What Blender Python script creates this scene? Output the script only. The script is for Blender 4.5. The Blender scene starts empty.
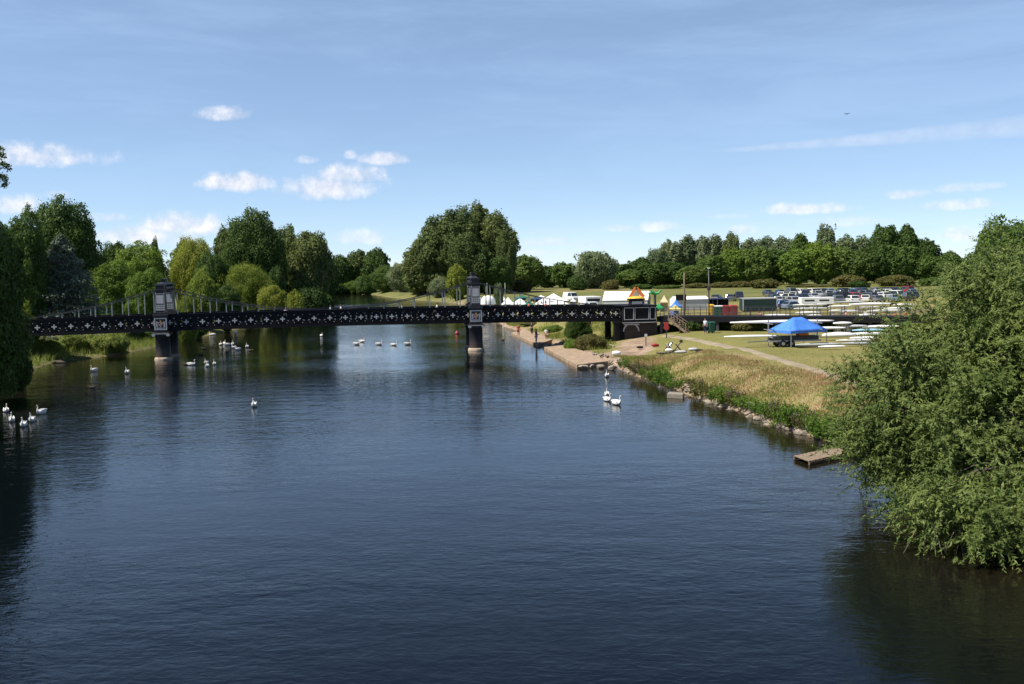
import bpy, bmesh, math, random
import numpy as np
from mathutils import Vector, Matrix, Euler
R = math.radians
scene = bpy.context.scene
COL = scene.collection
rnd = random.Random(7)

# ------------------------------------------------------------------ camera
F = 980.0
CAMZ = 9.4
PITCH = -math.atan(72 / F)
ROLL = R(-1.1)
cam_d = bpy.data.cameras.new('camera')
cam = bpy.data.objects.new('camera', cam_d)
COL.objects.link(cam)
cam_d.sensor_width = 36.0
cam_d.lens = 36.0 * F / 1024.0
cam_d.clip_end = 9000
cam_d.clip_start = 0.2
CM = Matrix.Rotation(R(90) + PITCH, 3, 'X') @ Matrix.Rotation(ROLL, 3, 'Z')
cam.matrix_world = Matrix.Translation((0, 0, CAMZ)) @ CM.to_4x4()
scene.camera = cam


def ray(px, py):
    return CM @ Vector(((px - 512) / F, (342 - py) / F, -1.0))


def P(px, py, z=0.0):
    """point of the horizontal plane at height z seen at a pixel of the photograph"""
    d = ray(px, py)
    t = (z - CAMZ) / d.z
    return Vector((d.x * t, d.y * t, z))


def A(px, py, Y):
    """point at ground distance Y seen at a pixel"""
    d = ray(px, py)
    t = Y / d.y
    return Vector((d.x * t, Y, CAMZ + d.z * t))


# ------------------------------------------------------------------ materials
def nodes_of(name):
    m = bpy.data.materials.new(name)
    m.use_nodes = True
    nt = m.node_tree
    return m, nt, nt.nodes['Principled BSDF']


def setspec(b, v):
    b.inputs['Specular IOR Level'].default_value = v


def ramp(nt, stops, interp='LINEAR'):
    r = nt.nodes.new('ShaderNodeValToRGB')
    r.color_ramp.interpolation = interp
    e = r.color_ramp.elements
    while len(e) < len(stops):
        e.new(0.5)
    for el, (p, c) in zip(e, stops):
        el.position = p
        el.color = (c[0], c[1], c[2], 1)
    return r


def noise(nt, scale, detail=4, rough=0.55, vec=None, dim='3D'):
    n = nt.nodes.new('ShaderNodeTexNoise')
    n.noise_dimensions = dim
    n.inputs['Scale'].default_value = scale
    n.inputs['Detail'].default_value = detail
    n.inputs['Roughness'].default_value = rough
    if vec is not None:
        nt.links.new(vec, n.inputs['Vector'])
    return n


def mixc(nt, fac, a, b, mode='MIX'):
    m = nt.nodes.new('ShaderNodeMix')
    m.data_type = 'RGBA'
    m.blend_type = mode
    for s, v in ((m.inputs[0], fac), (m.inputs[6], a), (m.inputs[7], b)):
        if hasattr(v, 'is_linked') or hasattr(v, 'links'):
            nt.links.new(v, s)
        elif isinstance(v, (int, float)):
            s.default_value = v
        else:
            s.default_value = (v[0], v[1], v[2], 1)
    return m.outputs[2]


def math_n(nt, op, a, b=None, c=None, clamp=False):
    m = nt.nodes.new('ShaderNodeMath')
    m.operation = op
    m.use_clamp = clamp
    for i, v in enumerate((a, b, c)):
        if v is None:
            continue
        if isinstance(v, (int, float)):
            m.inputs[i].default_value = v
        else:
            nt.links.new(v, m.inputs[i])
    return m.outputs[0]


def mat(name, col, rough=0.6, var=0.18, scale=3.0, metal=0.0, bump=0.0, spec=0.4):
    m, nt, b = nodes_of(name)
    tc = nt.nodes.new('ShaderNodeTexCoord')
    n = noise(nt, scale, 5, 0.6, tc.outputs['Object'])
    lo = [max(0, c * (1 - var)) for c in col]
    hi = [min(1, c * (1 + var)) for c in col]
    r = ramp(nt, [(0.3, lo), (0.7, hi)])
    nt.links.new(n.outputs[0], r.inputs[0])
    nt.links.new(r.outputs[0], b.inputs['Base Color'])
    b.inputs['Roughness'].default_value = rough
    b.inputs['Metallic'].default_value = metal
    setspec(b, spec)
    if bump:
        bm_ = nt.nodes.new('ShaderNodeBump')
        bm_.inputs['Strength'].default_value = bump
        bm_.inputs['Distance'].default_value = 0.05
        nt.links.new(n.outputs[0], bm_.inputs['Height'])
        nt.links.new(bm_.outputs[0], b.inputs['Normal'])
    return m


def leafmat(name, dark, light, trans=0.25, tint=0.2, rough=0.65, patch=0.3):
    """foliage: colour varies from leaf to leaf and from tree to tree"""
    m, nt, b = nodes_of(name)
    geo = nt.nodes.new('ShaderNodeNewGeometry')
    oi = nt.nodes.new('ShaderNodeObjectInfo')
    r = ramp(nt, [(0.0, dark), (1.0, light)])
    tc = nt.nodes.new('ShaderNodeTexCoord')
    pn = noise(nt, patch, 2, 0.5, tc.outputs['Object'])
    nt.links.new(math_n(nt, 'MULTIPLY_ADD', geo.outputs['Random Per Island'], 0.6, math_n(nt, 'MULTIPLY_ADD', pn.outputs[0], 1.6, -0.6), True), r.inputs[0])
    hsv = nt.nodes.new('ShaderNodeHueSaturation')
    nt.links.new(r.outputs[0], hsv.inputs['Color'])
    v = math_n(nt, 'MULTIPLY_ADD', oi.outputs['Random'], tint * 2.2, 1.32 - tint)
    nt.links.new(v, hsv.inputs['Value'])
    h = math_n(nt, 'MULTIPLY_ADD', oi.outputs['Random'], -0.03, 0.512)
    nt.links.new(h, hsv.inputs['Hue'])
    nt.links.new(hsv.outputs[0], b.inputs['Base Color'])
    b.inputs['Roughness'].default_value = rough
    setspec(b, 0.12)
    tr = nt.nodes.new('ShaderNodeBsdfTranslucent')
    tcol = mixc(nt, 0.5, hsv.outputs[0], (light[0] * 1.3, light[1] * 1.4, light[2] * 0.7))
    nt.links.new(tcol, tr.inputs['Color'])
    ms = nt.nodes.new('ShaderNodeMixShader')
    ms.inputs[0].default_value = trans
    nt.links.new(b.outputs[0], ms.inputs[1])
    nt.links.new(tr.outputs[0], ms.inputs[2])
    nt.links.new(ms.outputs[0], nt.nodes['Material Output'].inputs[0])
    return m


M = {}
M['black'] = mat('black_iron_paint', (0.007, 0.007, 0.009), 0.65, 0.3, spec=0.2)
M['black_lit'] = mat('lit_black_iron_paint', (0.022, 0.023, 0.028), 0.5, 0.3)  # lighter copy of the black iron paint, lit look put into the colour
M['cream'] = mat('white_iron_paint', (0.47, 0.47, 0.46), 0.5, 0.08)
M['panel'] = mat('grey_painted_panel', (0.4, 0.4, 0.43), 0.5, 0.08)
M['stone'] = mat('pier_stone', (0.36, 0.29, 0.22), 0.85, 0.3, 2.0, bump=0.4)
M['hanger'] = mat('pale_iron_bar', (0.32, 0.33, 0.3), 0.6, 0.15)
M['crest_red'] = mat('crest_red', (0.35, 0.07, 0.05), 0.5)
M['crest_gold'] = mat('crest_gold', (0.45, 0.3, 0.08), 0.5)
M['white'] = mat('white_fabric', (0.78, 0.78, 0.77), 0.7, 0.05, 1.0)
M['white_gloss'] = mat('white_gelcoat', (0.76, 0.76, 0.75), 0.3, 0.06, 1.0)
M['grey_gloss'] = mat('grey_gelcoat', (0.42, 0.43, 0.44), 0.35, 0.08)
M['wall_grey'] = mat('grey_fabric', (0.45, 0.46, 0.48), 0.7, 0.1, 1.0)
M['green_fabric'] = mat('green_fabric', (0.02, 0.13, 0.1), 0.7, 0.15, 1.0)
M['blue_fabric'] = mat('blue_canopy', (0.06, 0.2, 0.62), 0.65, 0.1, 1.5)
M['blue_pale'] = mat('pale_blue_cover', (0.3, 0.5, 0.62), 0.5, 0.1)
M['blue_dark'] = mat('navy_fabric', (0.03, 0.05, 0.12), 0.6, 0.15, 1.0)
M['yellow'] = mat('yellow_plastic', (0.7, 0.42, 0.04), 0.5, 0.1)
M['orange'] = mat('orange_plastic', (0.7, 0.2, 0.05), 0.5, 0.1)
M['red'] = mat('red_plastic', (0.3, 0.03, 0.028), 0.5, 0.12)
M['green_paint'] = mat('green_paint', (0.02, 0.09, 0.06), 0.5, 0.12)
M['green_bright'] = mat('green_plastic', (0.03, 0.3, 0.1), 0.5, 0.15)
M['container'] = mat('dark_green_steel', (0.012, 0.035, 0.032), 0.55, 0.2)
M['metal'] = mat('galvanised_steel', (0.42, 0.43, 0.44), 0.45, 0.15, metal=0.6)
M['dark_metal'] = mat('dark_steel', (0.06, 0.06, 0.065), 0.5, 0.2, metal=0.3)
M['rubber'] = mat('black_rubber', (0.015, 0.015, 0.016), 0.8, 0.2)
M['glass'] = mat('dark_car_glass', (0.02, 0.025, 0.03), 0.08, 0.1, spec=0.6)
M['wood'] = mat('weathered_wood', (0.22, 0.165, 0.115), 0.85, 0.3, 6.0, bump=0.3)
M['pole_wood'] = mat('brown_pole_wood', (0.14, 0.105, 0.075), 0.85, 0.25, 6.0)
M['rock'] = mat('bank_rock', (0.25, 0.21, 0.165), 0.9, 0.35, 3.0, bump=0.6)
M['bark'] = mat('tree_bark', (0.1, 0.08, 0.06), 0.95, 0.35, 4.0, bump=0.5)
M['twig'] = mat('dead_twig', (0.17, 0.13, 0.1), 0.95, 0.3, 4.0)
M['feather'] = mat('white_feathers', (0.7, 0.69, 0.66), 0.7, 0.05, 4.0)
M['feather_dark'] = mat('brown_feathers', (0.06, 0.045, 0.035), 0.7, 0.2, 8.0)
M['beak'] = mat('orange_beak', (0.6, 0.18, 0.03), 0.5)
M['skin'] = mat('skin', (0.48, 0.3, 0.22), 0.6, 0.06)
M['hair'] = mat('brown_hair', (0.05, 0.03, 0.02), 0.7)


def cloth(name, c):
    if name not in M:
        M[name] = mat(name, c, 0.8, 0.12, 5.0)
    return M[name]


# brick
def brick_mat():
    m, nt, b = nodes_of('dark_brick')
    tc = nt.nodes.new('ShaderNodeTexCoord')
    mp = nt.nodes.new('ShaderNodeMapping')
    mp.inputs['Rotation'].default_value = (R(90), 0, 0)
    nt.links.new(tc.outputs['Object'], mp.inputs[0])
    bt = nt.nodes.new('ShaderNodeTexBrick')
    bt.inputs['Scale'].default_value = 4.0
    bt.inputs['Color1'].default_value = (0.06, 0.042, 0.034, 1)
    bt.inputs['Color2'].default_value = (0.04, 0.03, 0.026, 1)
    bt.inputs['Mortar'].default_value = (0.09, 0.08, 0.07, 1)
    nt.links.new(mp.outputs[0], bt.inputs['Vector'])
    n = noise(nt, 1.5, 5)
    nt.links.new(tc.outputs['Object'], n.inputs['Vector'])
    nt.links.new(mixc(nt, 0.6, bt.outputs[0], n.outputs[0], 'MULTIPLY'), b.inputs['Base Color'])
    b.inputs['Roughness'].default_value = 0.9
    return m


M['brick'] = brick_mat()
LEAF = {
    'dark': leafmat('leaves_dark_green', (0.024, 0.048, 0.012), (0.07, 0.115, 0.028)),
    'mid': leafmat('leaves_mid_green', (0.036, 0.068, 0.015), (0.095, 0.145, 0.034)),
    'light': leafmat('leaves_light_green', (0.065, 0.11, 0.018), (0.15, 0.21, 0.038), 0.32),
    'yellow': leafmat('leaves_yellow_green', (0.09, 0.125, 0.018), (0.19, 0.22, 0.04), 0.32),
    'silver': leafmat('leaves_silver_green', (0.07, 0.098, 0.045), (0.15, 0.185, 0.095)),
    'poplar': leafmat('leaves_poplar', (0.045, 0.068, 0.02), (0.115, 0.145, 0.05)),
    'blue': leafmat('needles_blue_green', (0.055, 0.078, 0.055), (0.14, 0.18, 0.14), 0.15),
    'olive': leafmat('leaves_olive_brown', (0.06, 0.065, 0.02), (0.13, 0.12, 0.04)),
    'willow': leafmat('leaves_near_willow', (0.03, 0.058, 0.014), (0.135, 0.18, 0.052), 0.28, 0.0, 0.5, 0.9),
    'reed': leafmat('leaves_reed', (0.09, 0.13, 0.03), (0.22, 0.26, 0.07), 0.3),
    'bank': leafmat('leaves_bank_plant', (0.055, 0.105, 0.016), (0.14, 0.21, 0.04), 0.3),
    'purple': leafmat('loosestrife_flowers', (0.07, 0.06, 0.05), (0.16, 0.1, 0.15), 0.2),
    'straw': leafmat('straw_grass', (0.165, 0.15, 0.058), (0.34, 0.28, 0.13), 0.3),
    'grass': leafmat('green_grass', (0.1, 0.14, 0.025), (0.24, 0.25, 0.07), 0.35),
    'rust': leafmat('rusty_stems', (0.18, 0.095, 0.055), (0.33, 0.2, 0.12), 0.3),
}


# ------------------------------------------------------------------ mesh builder
class MB:
    def __init__(s):
        s.v, s.f, s.mi, s.cur = [], [], [], 0

    def add(s, vs, fs):
        o = len(s.v)
        s.v += [tuple(v) for v in vs]
        s.f += [tuple(i + o for i in f) for f in fs]
        s.mi += [s.cur] * len(fs)
        return s

    def box(s, x0, x1, y0, y1, z0, z1, M4=None, taper=1.0):
        cx, cy = (x0 + x1) / 2, (y0 + y1) / 2
        vs = []
        for z, t in ((z0, 1), (z1, taper)):
            for x, y in ((x0, y0), (x1, y0), (x1, y1), (x0, y1)):
                vs.append(Vector((cx + (x - cx) * t, cy + (y - cy) * t, z)))
        if M4 is not None:
            vs = [M4 @ v for v in vs]
        return s.add(vs, [(3, 2, 1, 0), (4, 5, 6, 7), (0, 1, 5, 4), (1, 2, 6, 5), (2, 3, 7, 6), (3, 0, 4, 7)])

    def bar(s, a, b, w, h=None):
        """square bar between two points; w across, h the other way"""
        h = h or w
        a, b = Vector(a), Vector(b)
        d = (b - a).normalized()
        up = Vector((0, 0, 1)) if abs(d.z) < 0.95 else Vector((0, 1, 0))
        sx = d.cross(up).normalized() * (w / 2)
        sy = sx.cross(d).normalized() * (h / 2)
        vs = [p + i * sx + j * sy for p in (a, b) for i, j in ((-1, -1), (1, -1), (1, 1), (-1, 1))]
        return s.add(vs, [(3, 2, 1, 0), (4, 5, 6, 7), (0, 1, 5, 4), (1, 2, 6, 5), (2, 3, 7, 6), (3, 0, 4, 7)])

    def tube(s, pts, rad, n=8, caps=True):
        pts = [Vector(p) for p in pts]
        if isinstance(rad, (int, float)):
            rad = [rad] * len(pts)
        vs, fs = [], []
        for i, p in enumerate(pts):
            d = (pts[min(i + 1, len(pts) - 1)] - pts[max(i - 1, 0)]).normalized()
            up = Vector((0, 0, 1)) if abs(d.z) < 0.9 else Vector((0, 1, 0))
            a = d.cross(up).normalized()
            b = a.cross(d)
            for k in range(n):
                t = 2 * math.pi * k / n
                vs.append(p + (a * math.cos(t) + b * math.sin(t)) * rad[i])
        for i in range(len(pts) - 1):
            for k in range(n):
                k2 = (k + 1) % n
                fs.append((i * n + k, i * n + k2, (i + 1) * n + k2, (i + 1) * n + k))
        if caps:
            fs.append(tuple(range(n - 1, -1, -1)))
            fs.append(tuple((len(pts) - 1) * n + k for k in range(n)))
        return s.add(vs, fs)

    def lathe(s, prof, n=20, c=(0, 0)):
        vs, fs = [], []
        for r, z in prof:
            for k in range(n):
                t = 2 * math.pi * k / n
                vs.append((c[0] + r * math.cos(t), c[1] + r * math.sin(t), z))
        for i in range(len(prof) - 1):
            for k in range(n):
                k2 = (k + 1) % n
                fs.append((i * n + k, i * n + k2, (i + 1) * n + k2, (i + 1) * n + k))
        fs.append(tuple(range(n - 1, -1, -1)))
        fs.append(tuple((len(prof) - 1) * n + k for k in range(n)))
        return s.add(vs, fs)

    def loft(s, rings, caps=True):
        n = len(rings[0])
        vs = [v for r in rings for v in r]
        fs = []
        for i in range(len(rings) - 1):
            for k in range(n):
                k2 = (k + 1) % n
                fs.append((i * n + k, i * n + k2, (i + 1) * n + k2, (i + 1) * n + k))
        if caps:
            fs.append(tuple(range(n - 1, -1, -1)))
            fs.append(tuple((len(rings) - 1) * n + k for k in range(n)))
        return s.add(vs, fs)

    def prism(s, poly, y0, y1):
        """polygon in xz pushed along y"""
        n = len(poly)
        vs = [(x, y0, z) for x, z in poly] + [(x, y1, z) for x, z in poly]
        fs = [tuple(range(n)), tuple(range(2 * n - 1, n - 1, -1))]
        fs += [(i, (i + 1) % n + 0, (i + 1) % n + n, i + n)[::-1] for i in range(n)]
        return s.add(vs, fs)

    def mesh(s, name, mats, smooth=False):
        me = bpy.data.meshes.new(name)
        me.from_pydata([tuple(v) for v in s.v], [], s.f)
        for m in (mats if isinstance(mats, (list, tuple)) else [mats]):
            me.materials.append(m)
        me.polygons.foreach_set('material_index', s.mi)
        if smooth:
            me.polygons.foreach_set('use_smooth', [True] * len(s.f))
        bm = bmesh.new()
        bm.from_mesh(me)
        bmesh.ops.recalc_face_normals(bm, faces=bm.faces)
        bm.to_mesh(me)
        bm.free()
        return me

    def build(s, name, mats, parent=None, smooth=False, bevel=0.0):
        o = bpy.data.objects.new(name, s.mesh(name, mats, smooth))
        COL.objects.link(o)
        if parent:
            o.parent = parent
        if bevel:
            b = o.modifiers.new('bevel', 'BEVEL')
            b.width = bevel
            b.segments = 2
            b.limit_method = 'ANGLE'
        return o


def mesh_obj(name, me, parent=None):
    o = bpy.data.objects.new(name, me)
    COL.objects.link(o)
    if parent:
        o.parent = parent
    return o


def tag(o, label=None, cat=None, group=None, kind=None):
    if label:
        o['label'] = label
    if cat:
        o['category'] = cat
    if group:
        o['group'] = group
    if kind:
        o['kind'] = kind
    return o


def empty(name, loc, rz=0, label=None, cat=None, group=None):
    o = bpy.data.objects.new(name, None)
    COL.objects.link(o)
    o.empty_display_size = 0.2
    o.location = loc
    o.rotation_euler.z = rz
    return tag(o, label, cat, group)


KIDS = {}


def copy_tree(o, parent=None):
    c = o.copy()
    COL.objects.link(c)
    c.parent = parent
    for ch in list(o.children):
        copy_tree(ch, c)
    return c


def paint(o, part, m):
    """give one part of a copy its own colour"""
    for ch in o.children_recursive:
        if ch.name.split('.')[0] == part:
            ch.material_slots[0].link = 'OBJECT'
            ch.material_slots[0].material = m


# ------------------------------------------------------------------ river and land
def v2(p):
    return (p[0], p[1])


RIGHT = [(25, -200), (24, 10), (21.5, 26), (19.8, 33), (18.8, 40), (19.2, 47)] + [v2(P(*q)) for q in (
    (856, 446), (848, 442), (832, 441), (810, 436), (790, 431), (770, 424), (750, 416), (730, 408.5), (715, 404),
    (700, 399), (685, 394), (670, 388), (655, 383), (645, 379), (634, 375), (622, 371), (608, 362), (590, 357),
    (566, 348), (550, 342.5), (538, 338.5), (522, 331.5), (505, 327), (488, 316), (470, 305), (440, 302),
    (411, 300), (385, 297), (372, 294.5))] + [(-82, 470), (-110, 520)]
LEFT = [v2(P(*q)) for q in ((327, 295.8), (318, 305), (285, 315), (232, 331), (190, 339), (150, 349), (100, 357.5),
                            (60, 362), (40, 367), (0, 386))] + [(-42, 72), (-44, 50), (-46, 0), (-48, -200)]
POLY = np.array(RIGHT + [(-140, 520), (-100, 470)] + LEFT)


def seg_dist(pts, poly, closed=True):
    d = np.full(len(pts), 1e9)
    n = len(poly)
    for i in range(n if closed else n - 1):
        a, b = poly[i], poly[(i + 1) % n]
        ab = b - a
        t = np.clip(((pts - a) @ ab) / (ab @ ab + 1e-9), 0, 1)
        q = a + t[:, None] * ab
        d = np.minimum(d, np.hypot(*(pts - q).T))
    return d


def inside(pts, poly):
    r = np.zeros(len(pts), bool)
    n = len(poly)
    x, y = pts[:, 0], pts[:, 1]
    j = n - 1
    for i in range(n):
        xi, yi = poly[i]
        xj, yj = poly[j]
        c = ((yi > y) != (yj > y)) & (x < (xj - xi) * (y - yi) / (yj - yi + 1e-12) + xi)
        r ^= c
        j = i
    return r


def sdist(pts):
    d = seg_dist(pts, POLY)
    return np.where(inside(pts, POLY), -d, d)


def vnoise(x, y, seed=0):
    """smooth value noise, numpy"""
    xi, yi = np.floor(x).astype(int), np.floor(y).astype(int)
    fx, fy = x - xi, y - yi
    fx, fy = fx * fx * (3 - 2 * fx), fy * fy * (3 - 2 * fy)

    def h(a, b):
        k = (a * 374761393 + b * 668265263 + seed * 974711) & 0x7fffffff
        k = ((k ^ (k >> 13)) * 1274126177) & 0x7fffffff
        return ((k ^ (k >> 16)) & 0xffff) / 65535.0
    return (h(xi, yi) * (1 - fx) + h(xi + 1, yi) * fx) * (1 - fy) + (h(xi, yi + 1) * (1 - fx) + h(xi + 1, yi + 1) * fx) * fy


def sstep(a, b, x):
    t = np.clip((x - a) / (b - a), 0, 1)
    return t * t * (3 - 2 * t)


G = 1.7


def height(pts, d=None):
    pts = np.asarray(pts, float).reshape(-1, 2)
    if d is None:
        d = sdist(pts)
    x, y = pts.T
    w = 5.5 + 11 * sstep(84, 98, y) * (1 - sstep(120, 150, y)) * (x > -10)
    gl = np.where(x < -20, 1.3, G)
    up = gl * (0.22 * sstep(0, 0.5, d) + 0.78 * sstep(0.2, 1, d / w))
    n = (vnoise(x * 0.45, y * 0.45, 1) - 0.5) * 0.3 + (vnoise(x * 1.3, y * 1.3, 2) - 0.5) * 0.1
    n = n * sstep(0.3, 3, d) * (1 - sstep(4, 14, d)) + (vnoise(x * 0.05, y * 0.05, 3) - 0.5) * 0.18 * sstep(3, 20, d)
    dn = -np.minimum(1.8, 0.12 + np.abs(d) * 0.55)
    return np.where(d > 0, up + n, dn)


def hz(x, y):
    return float(height([(x, y)])[0])


def ground(px, py, z0=1.7):
    """where the pixel meets the land"""
    z = z0
    for _ in range(6):
        p = P(px, py, z)
        z = max(hz(p.x, p.y), 0.0)
    return P(px, py, z)


def arange(*segs):
    out = []
    for a, b, s in segs:
        out += list(np.arange(a, b, s))
    return np.array(out)


xs = np.concatenate([-np.geomspace(5000, 130, 16), arange((-120, -70, 5), (-70, -36, 1.2), (-36, -6, 3), (-6, 36, 0.5), (36, 80, 2.5), (80, 300, 10)), np.geomspace(300, 5000, 12)])
ys = np.concatenate([arange((-200, 20, 12), (20, 44, 2), (44, 135, 0.55), (135, 180, 2), (180, 540, 6)), np.geomspace(545, 6000, 14)])
XX, YY = np.meshgrid(xs, ys)
pts = np.stack([XX.ravel(), YY.ravel()], 1)
D = sdist(pts)
Z = height(pts, D)
nx, ny = len(xs), len(ys)
me = bpy.data.meshes.new('meadow_ground')
ii = (np.arange(ny - 1)[:, None] * nx + np.arange(nx - 1)[None]).ravel()
quads = np.stack([ii, ii + 1, ii + nx + 1, ii + nx], 1)
me.from_pydata(np.column_stack([pts, Z]).tolist(), [], quads.tolist())
me.polygons.foreach_set('use_smooth', [True] * len(quads))
x, y = pts.T
right = (x > -10) | (y > 250) & (x > -30)
n1 = vnoise(x * 0.35, y * 0.35, 5)
straw = sstep(0.8, 2.5, D) * (1 - sstep(5, 11, D + (n1 - 0.5) * 6)) * right * (y < 97)
straw = np.maximum(straw, 0.45 * sstep(325, 335, y) * (1 - sstep(372, 382, y)) * (x > -10) * (x < 45))
track_line = np.array([v2(P(*q, 1.2)) for q in ((560, 349), (590, 355), (612, 352), (632, 344), (640, 337))])
track = 1 - sstep(1.6, 3.0, seg_dist(pts, track_line, False) + (n1 - 0.5) * 1.5)
track = np.maximum(track, (1 - sstep(0.5, 1.6, D)) * (D > -3) * np.where(x > -20, .9, .25))
beach = np.array(v2(P(858, 437, 0.6)))
track = np.maximum(track, 1 - sstep(1.2, 2.6, np.hypot(*(pts - beach).T)))
field = np.maximum(sstep(205, 225, y), (~right) * 1.0)
ca = me.color_attributes.new('zone', 'FLOAT_COLOR', 'POINT')
ca.data.foreach_set('color', np.column_stack([straw, track, field, np.ones(len(x))]).astype(np.float32).ravel())
terrain = tag(mesh_obj('meadow_ground', me), kind='structure')


def ground_mat():
    m, nt, b = nodes_of('meadow_grass')
    tc = nt.nodes.new('ShaderNodeTexCoord')
    at = nt.nodes.new('ShaderNodeVertexColor')
    at.layer_name = 'zone'
    sp = nt.nodes.new('ShaderNodeSeparateColor')
    nt.links.new(at.outputs[0], sp.inputs[0])
    o = tc.outputs['Object']
    fine = noise(nt, 5.0, 6, 0.7, o)
    mid = noise(nt, 0.55, 6, 0.65, o)
    big = noise(nt, 0.07, 4, 0.6, o)
    lawn = ramp(nt, [(0.3, (0.15, 0.135, 0.045)), (0.5, (0.215, 0.185, 0.072)), (0.7, (0.29, 0.24, 0.11))])
    nt.links.new(math_n(nt, 'ADD', math_n(nt, 'MULTIPLY', fine.outputs[0], 0.45), math_n(nt, 'MULTIPLY', mid.outputs[0], 0.55)), lawn.inputs[0])
    green = ramp(nt, [(0.4, (0.12, 0.145, 0.035)), (0.65, (0.26, 0.22, 0.09))])
    nt.links.new(big.outputs[0], green.inputs[0])
    c = mixc(nt, 0.4, lawn.outputs[0], green.outputs[0])
    st = ramp(nt, [(0.34, (0.15, 0.14, 0.045)), (0.45, (0.23, 0.2, 0.085)), (0.55, (0.28, 0.2, 0.115)), (0.68, (0.36, 0.29, 0.165))])
    nt.links.new(math_n(nt, 'ADD', math_n(nt, 'MULTIPLY', fine.outputs[0], 0.4), math_n(nt, 'MULTIPLY', mid.outputs[0], 0.6)), st.inputs[0])
    fl = ramp(nt, [(0.35, (0.1, 0.115, 0.035)), (0.65, (0.17, 0.165, 0.06))])
    nt.links.new(big.outputs[0], fl.inputs[0])
    c = mixc(nt, sp.outputs[2], c, fl.outputs[0])
    c = mixc(nt, sp.outputs[0], c, st.outputs[0])
    dr = ramp(nt, [(0.35, (0.2, 0.14, 0.1)), (0.65, (0.36, 0.27, 0.2))])
    nt.links.new(mid.outputs[0], dr.inputs[0])
    c = mixc(nt, sp.outputs[1], c, dr.outputs[0])
    nt.links.new(c, b.inputs['Base Color'])
    b.inputs['Roughness'].default_value = 0.95
    setspec(b, 0.1)
    bp = nt.nodes.new('ShaderNodeBump')
    bp.inputs['Strength'].default_value = 0.7
    bp.inputs["Distance"].default_value = 0.12
    nt.links.new(fine.outputs[0], bp.inputs['Height'])
    nt.links.new(bp.outputs[0], b.inputs['Normal'])
    return m


me.materials.append(ground_mat())


# water: one sheet, the land stands out of it
def water_mat():
    m, nt, b = nodes_of('river_water')
    tc = nt.nodes.new('ShaderNodeTexCoord')
    mp = nt.nodes.new('ShaderNodeMapping')
    mp.inputs['Scale'].default_value = (0.55, 1.0, 1)
    mp.inputs['Rotation'].default_value = (0, 0, R(14))
    nt.links.new(tc.outputs['Object'], mp.inputs[0])
    a = noise(nt, 3.8, 3, 0.55, mp.outputs[0])
    a.inputs['Distortion'].default_value = 0.6
    c = noise(nt, 0.7, 3, 0.5, mp.outputs[0])
    patch = noise(nt, 0.045, 3, 0.5, mp.outputs[0])
    amp = ramp(nt, [(0.38, (0.3,) * 3), (0.6, (1,) * 3)])
    nt.links.new(patch.outputs[0], amp.inputs[0])
    h = math_n(nt, 'MULTIPLY_ADD', c.outputs[0], 0.9, math_n(nt, 'MULTIPLY', a.outputs[0], 0.36))
    h = math_n(nt, 'MULTIPLY', h, amp.outputs[0])
    bp = nt.nodes.new('ShaderNodeBump')
    bp.inputs['Strength'].default_value = 1.0
    bp.inputs["Distance"].default_value = 0.06
    nt.links.new(h, bp.inputs['Height'])
    # small ripples as slopes, so that they stay alive far away
    rp = noise(nt, 6.5, 2, 0.5, mp.outputs[0])
    sl = nt.nodes.new('ShaderNodeVectorMath')
    sl.operation = 'MULTIPLY_ADD'
    sl.inputs[1].default_value = (0.035, 0.04, 0)
    sl.inputs[2].default_value = (-0.0175, -0.02, 1)
    nt.links.new(rp.outputs['Color'], sl.inputs[0])
    nm = nt.nodes.new('ShaderNodeVectorMath')
    nm.operation = 'NORMALIZE'
    nt.links.new(sl.outputs[0], nm.inputs[0])
    nt.links.new(nm.outputs[0], bp.inputs['Normal'])
    nt.links.new(bp.outputs[0], b.inputs['Normal'])
    at = nt.nodes.new('ShaderNodeVertexColor')
    at.layer_name = 'shallow'
    nt.links.new(mixc(nt, at.outputs[0], (0.0016, 0.003, 0.0048), (0.013, 0.0105, 0.0045)), b.inputs['Base Color'])
    b.inputs['Roughness'].default_value = 0.04
    b.inputs['IOR'].default_value = 1.333
    setspec(b, 0.5)
    return m


wx, wy = np.arange(-150, 61, 2.0), np.arange(-190, 531, 4.0)
WX, WY = np.meshgrid(wx, wy)
wp = np.stack([WX.ravel(), WY.ravel()], 1)
wd_ = sdist(wp)
wn = len(wx)
wi = (np.arange(len(wy) - 1)[:, None] * wn + np.arange(wn - 1)[None]).ravel()
wme = bpy.data.meshes.new('river_water')
wme.from_pydata(np.column_stack([wp, np.zeros(len(wp))]).tolist(), [], np.stack([wi, wi + 1, wi + wn + 1, wi + wn], 1).tolist())
sh = (1 - sstep(2, 13, -wd_)) * np.where(wp[:, 0] > 0, 1, .55)
wc = wme.color_attributes.new('shallow', 'FLOAT_COLOR', 'POINT')
wc.data.foreach_set('color', np.column_stack([sh, sh, sh, np.ones(len(sh))]).astype(np.float32).ravel())
wme.materials.append(water_mat())
tag(mesh_obj('river_water', wme), kind='structure')


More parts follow.
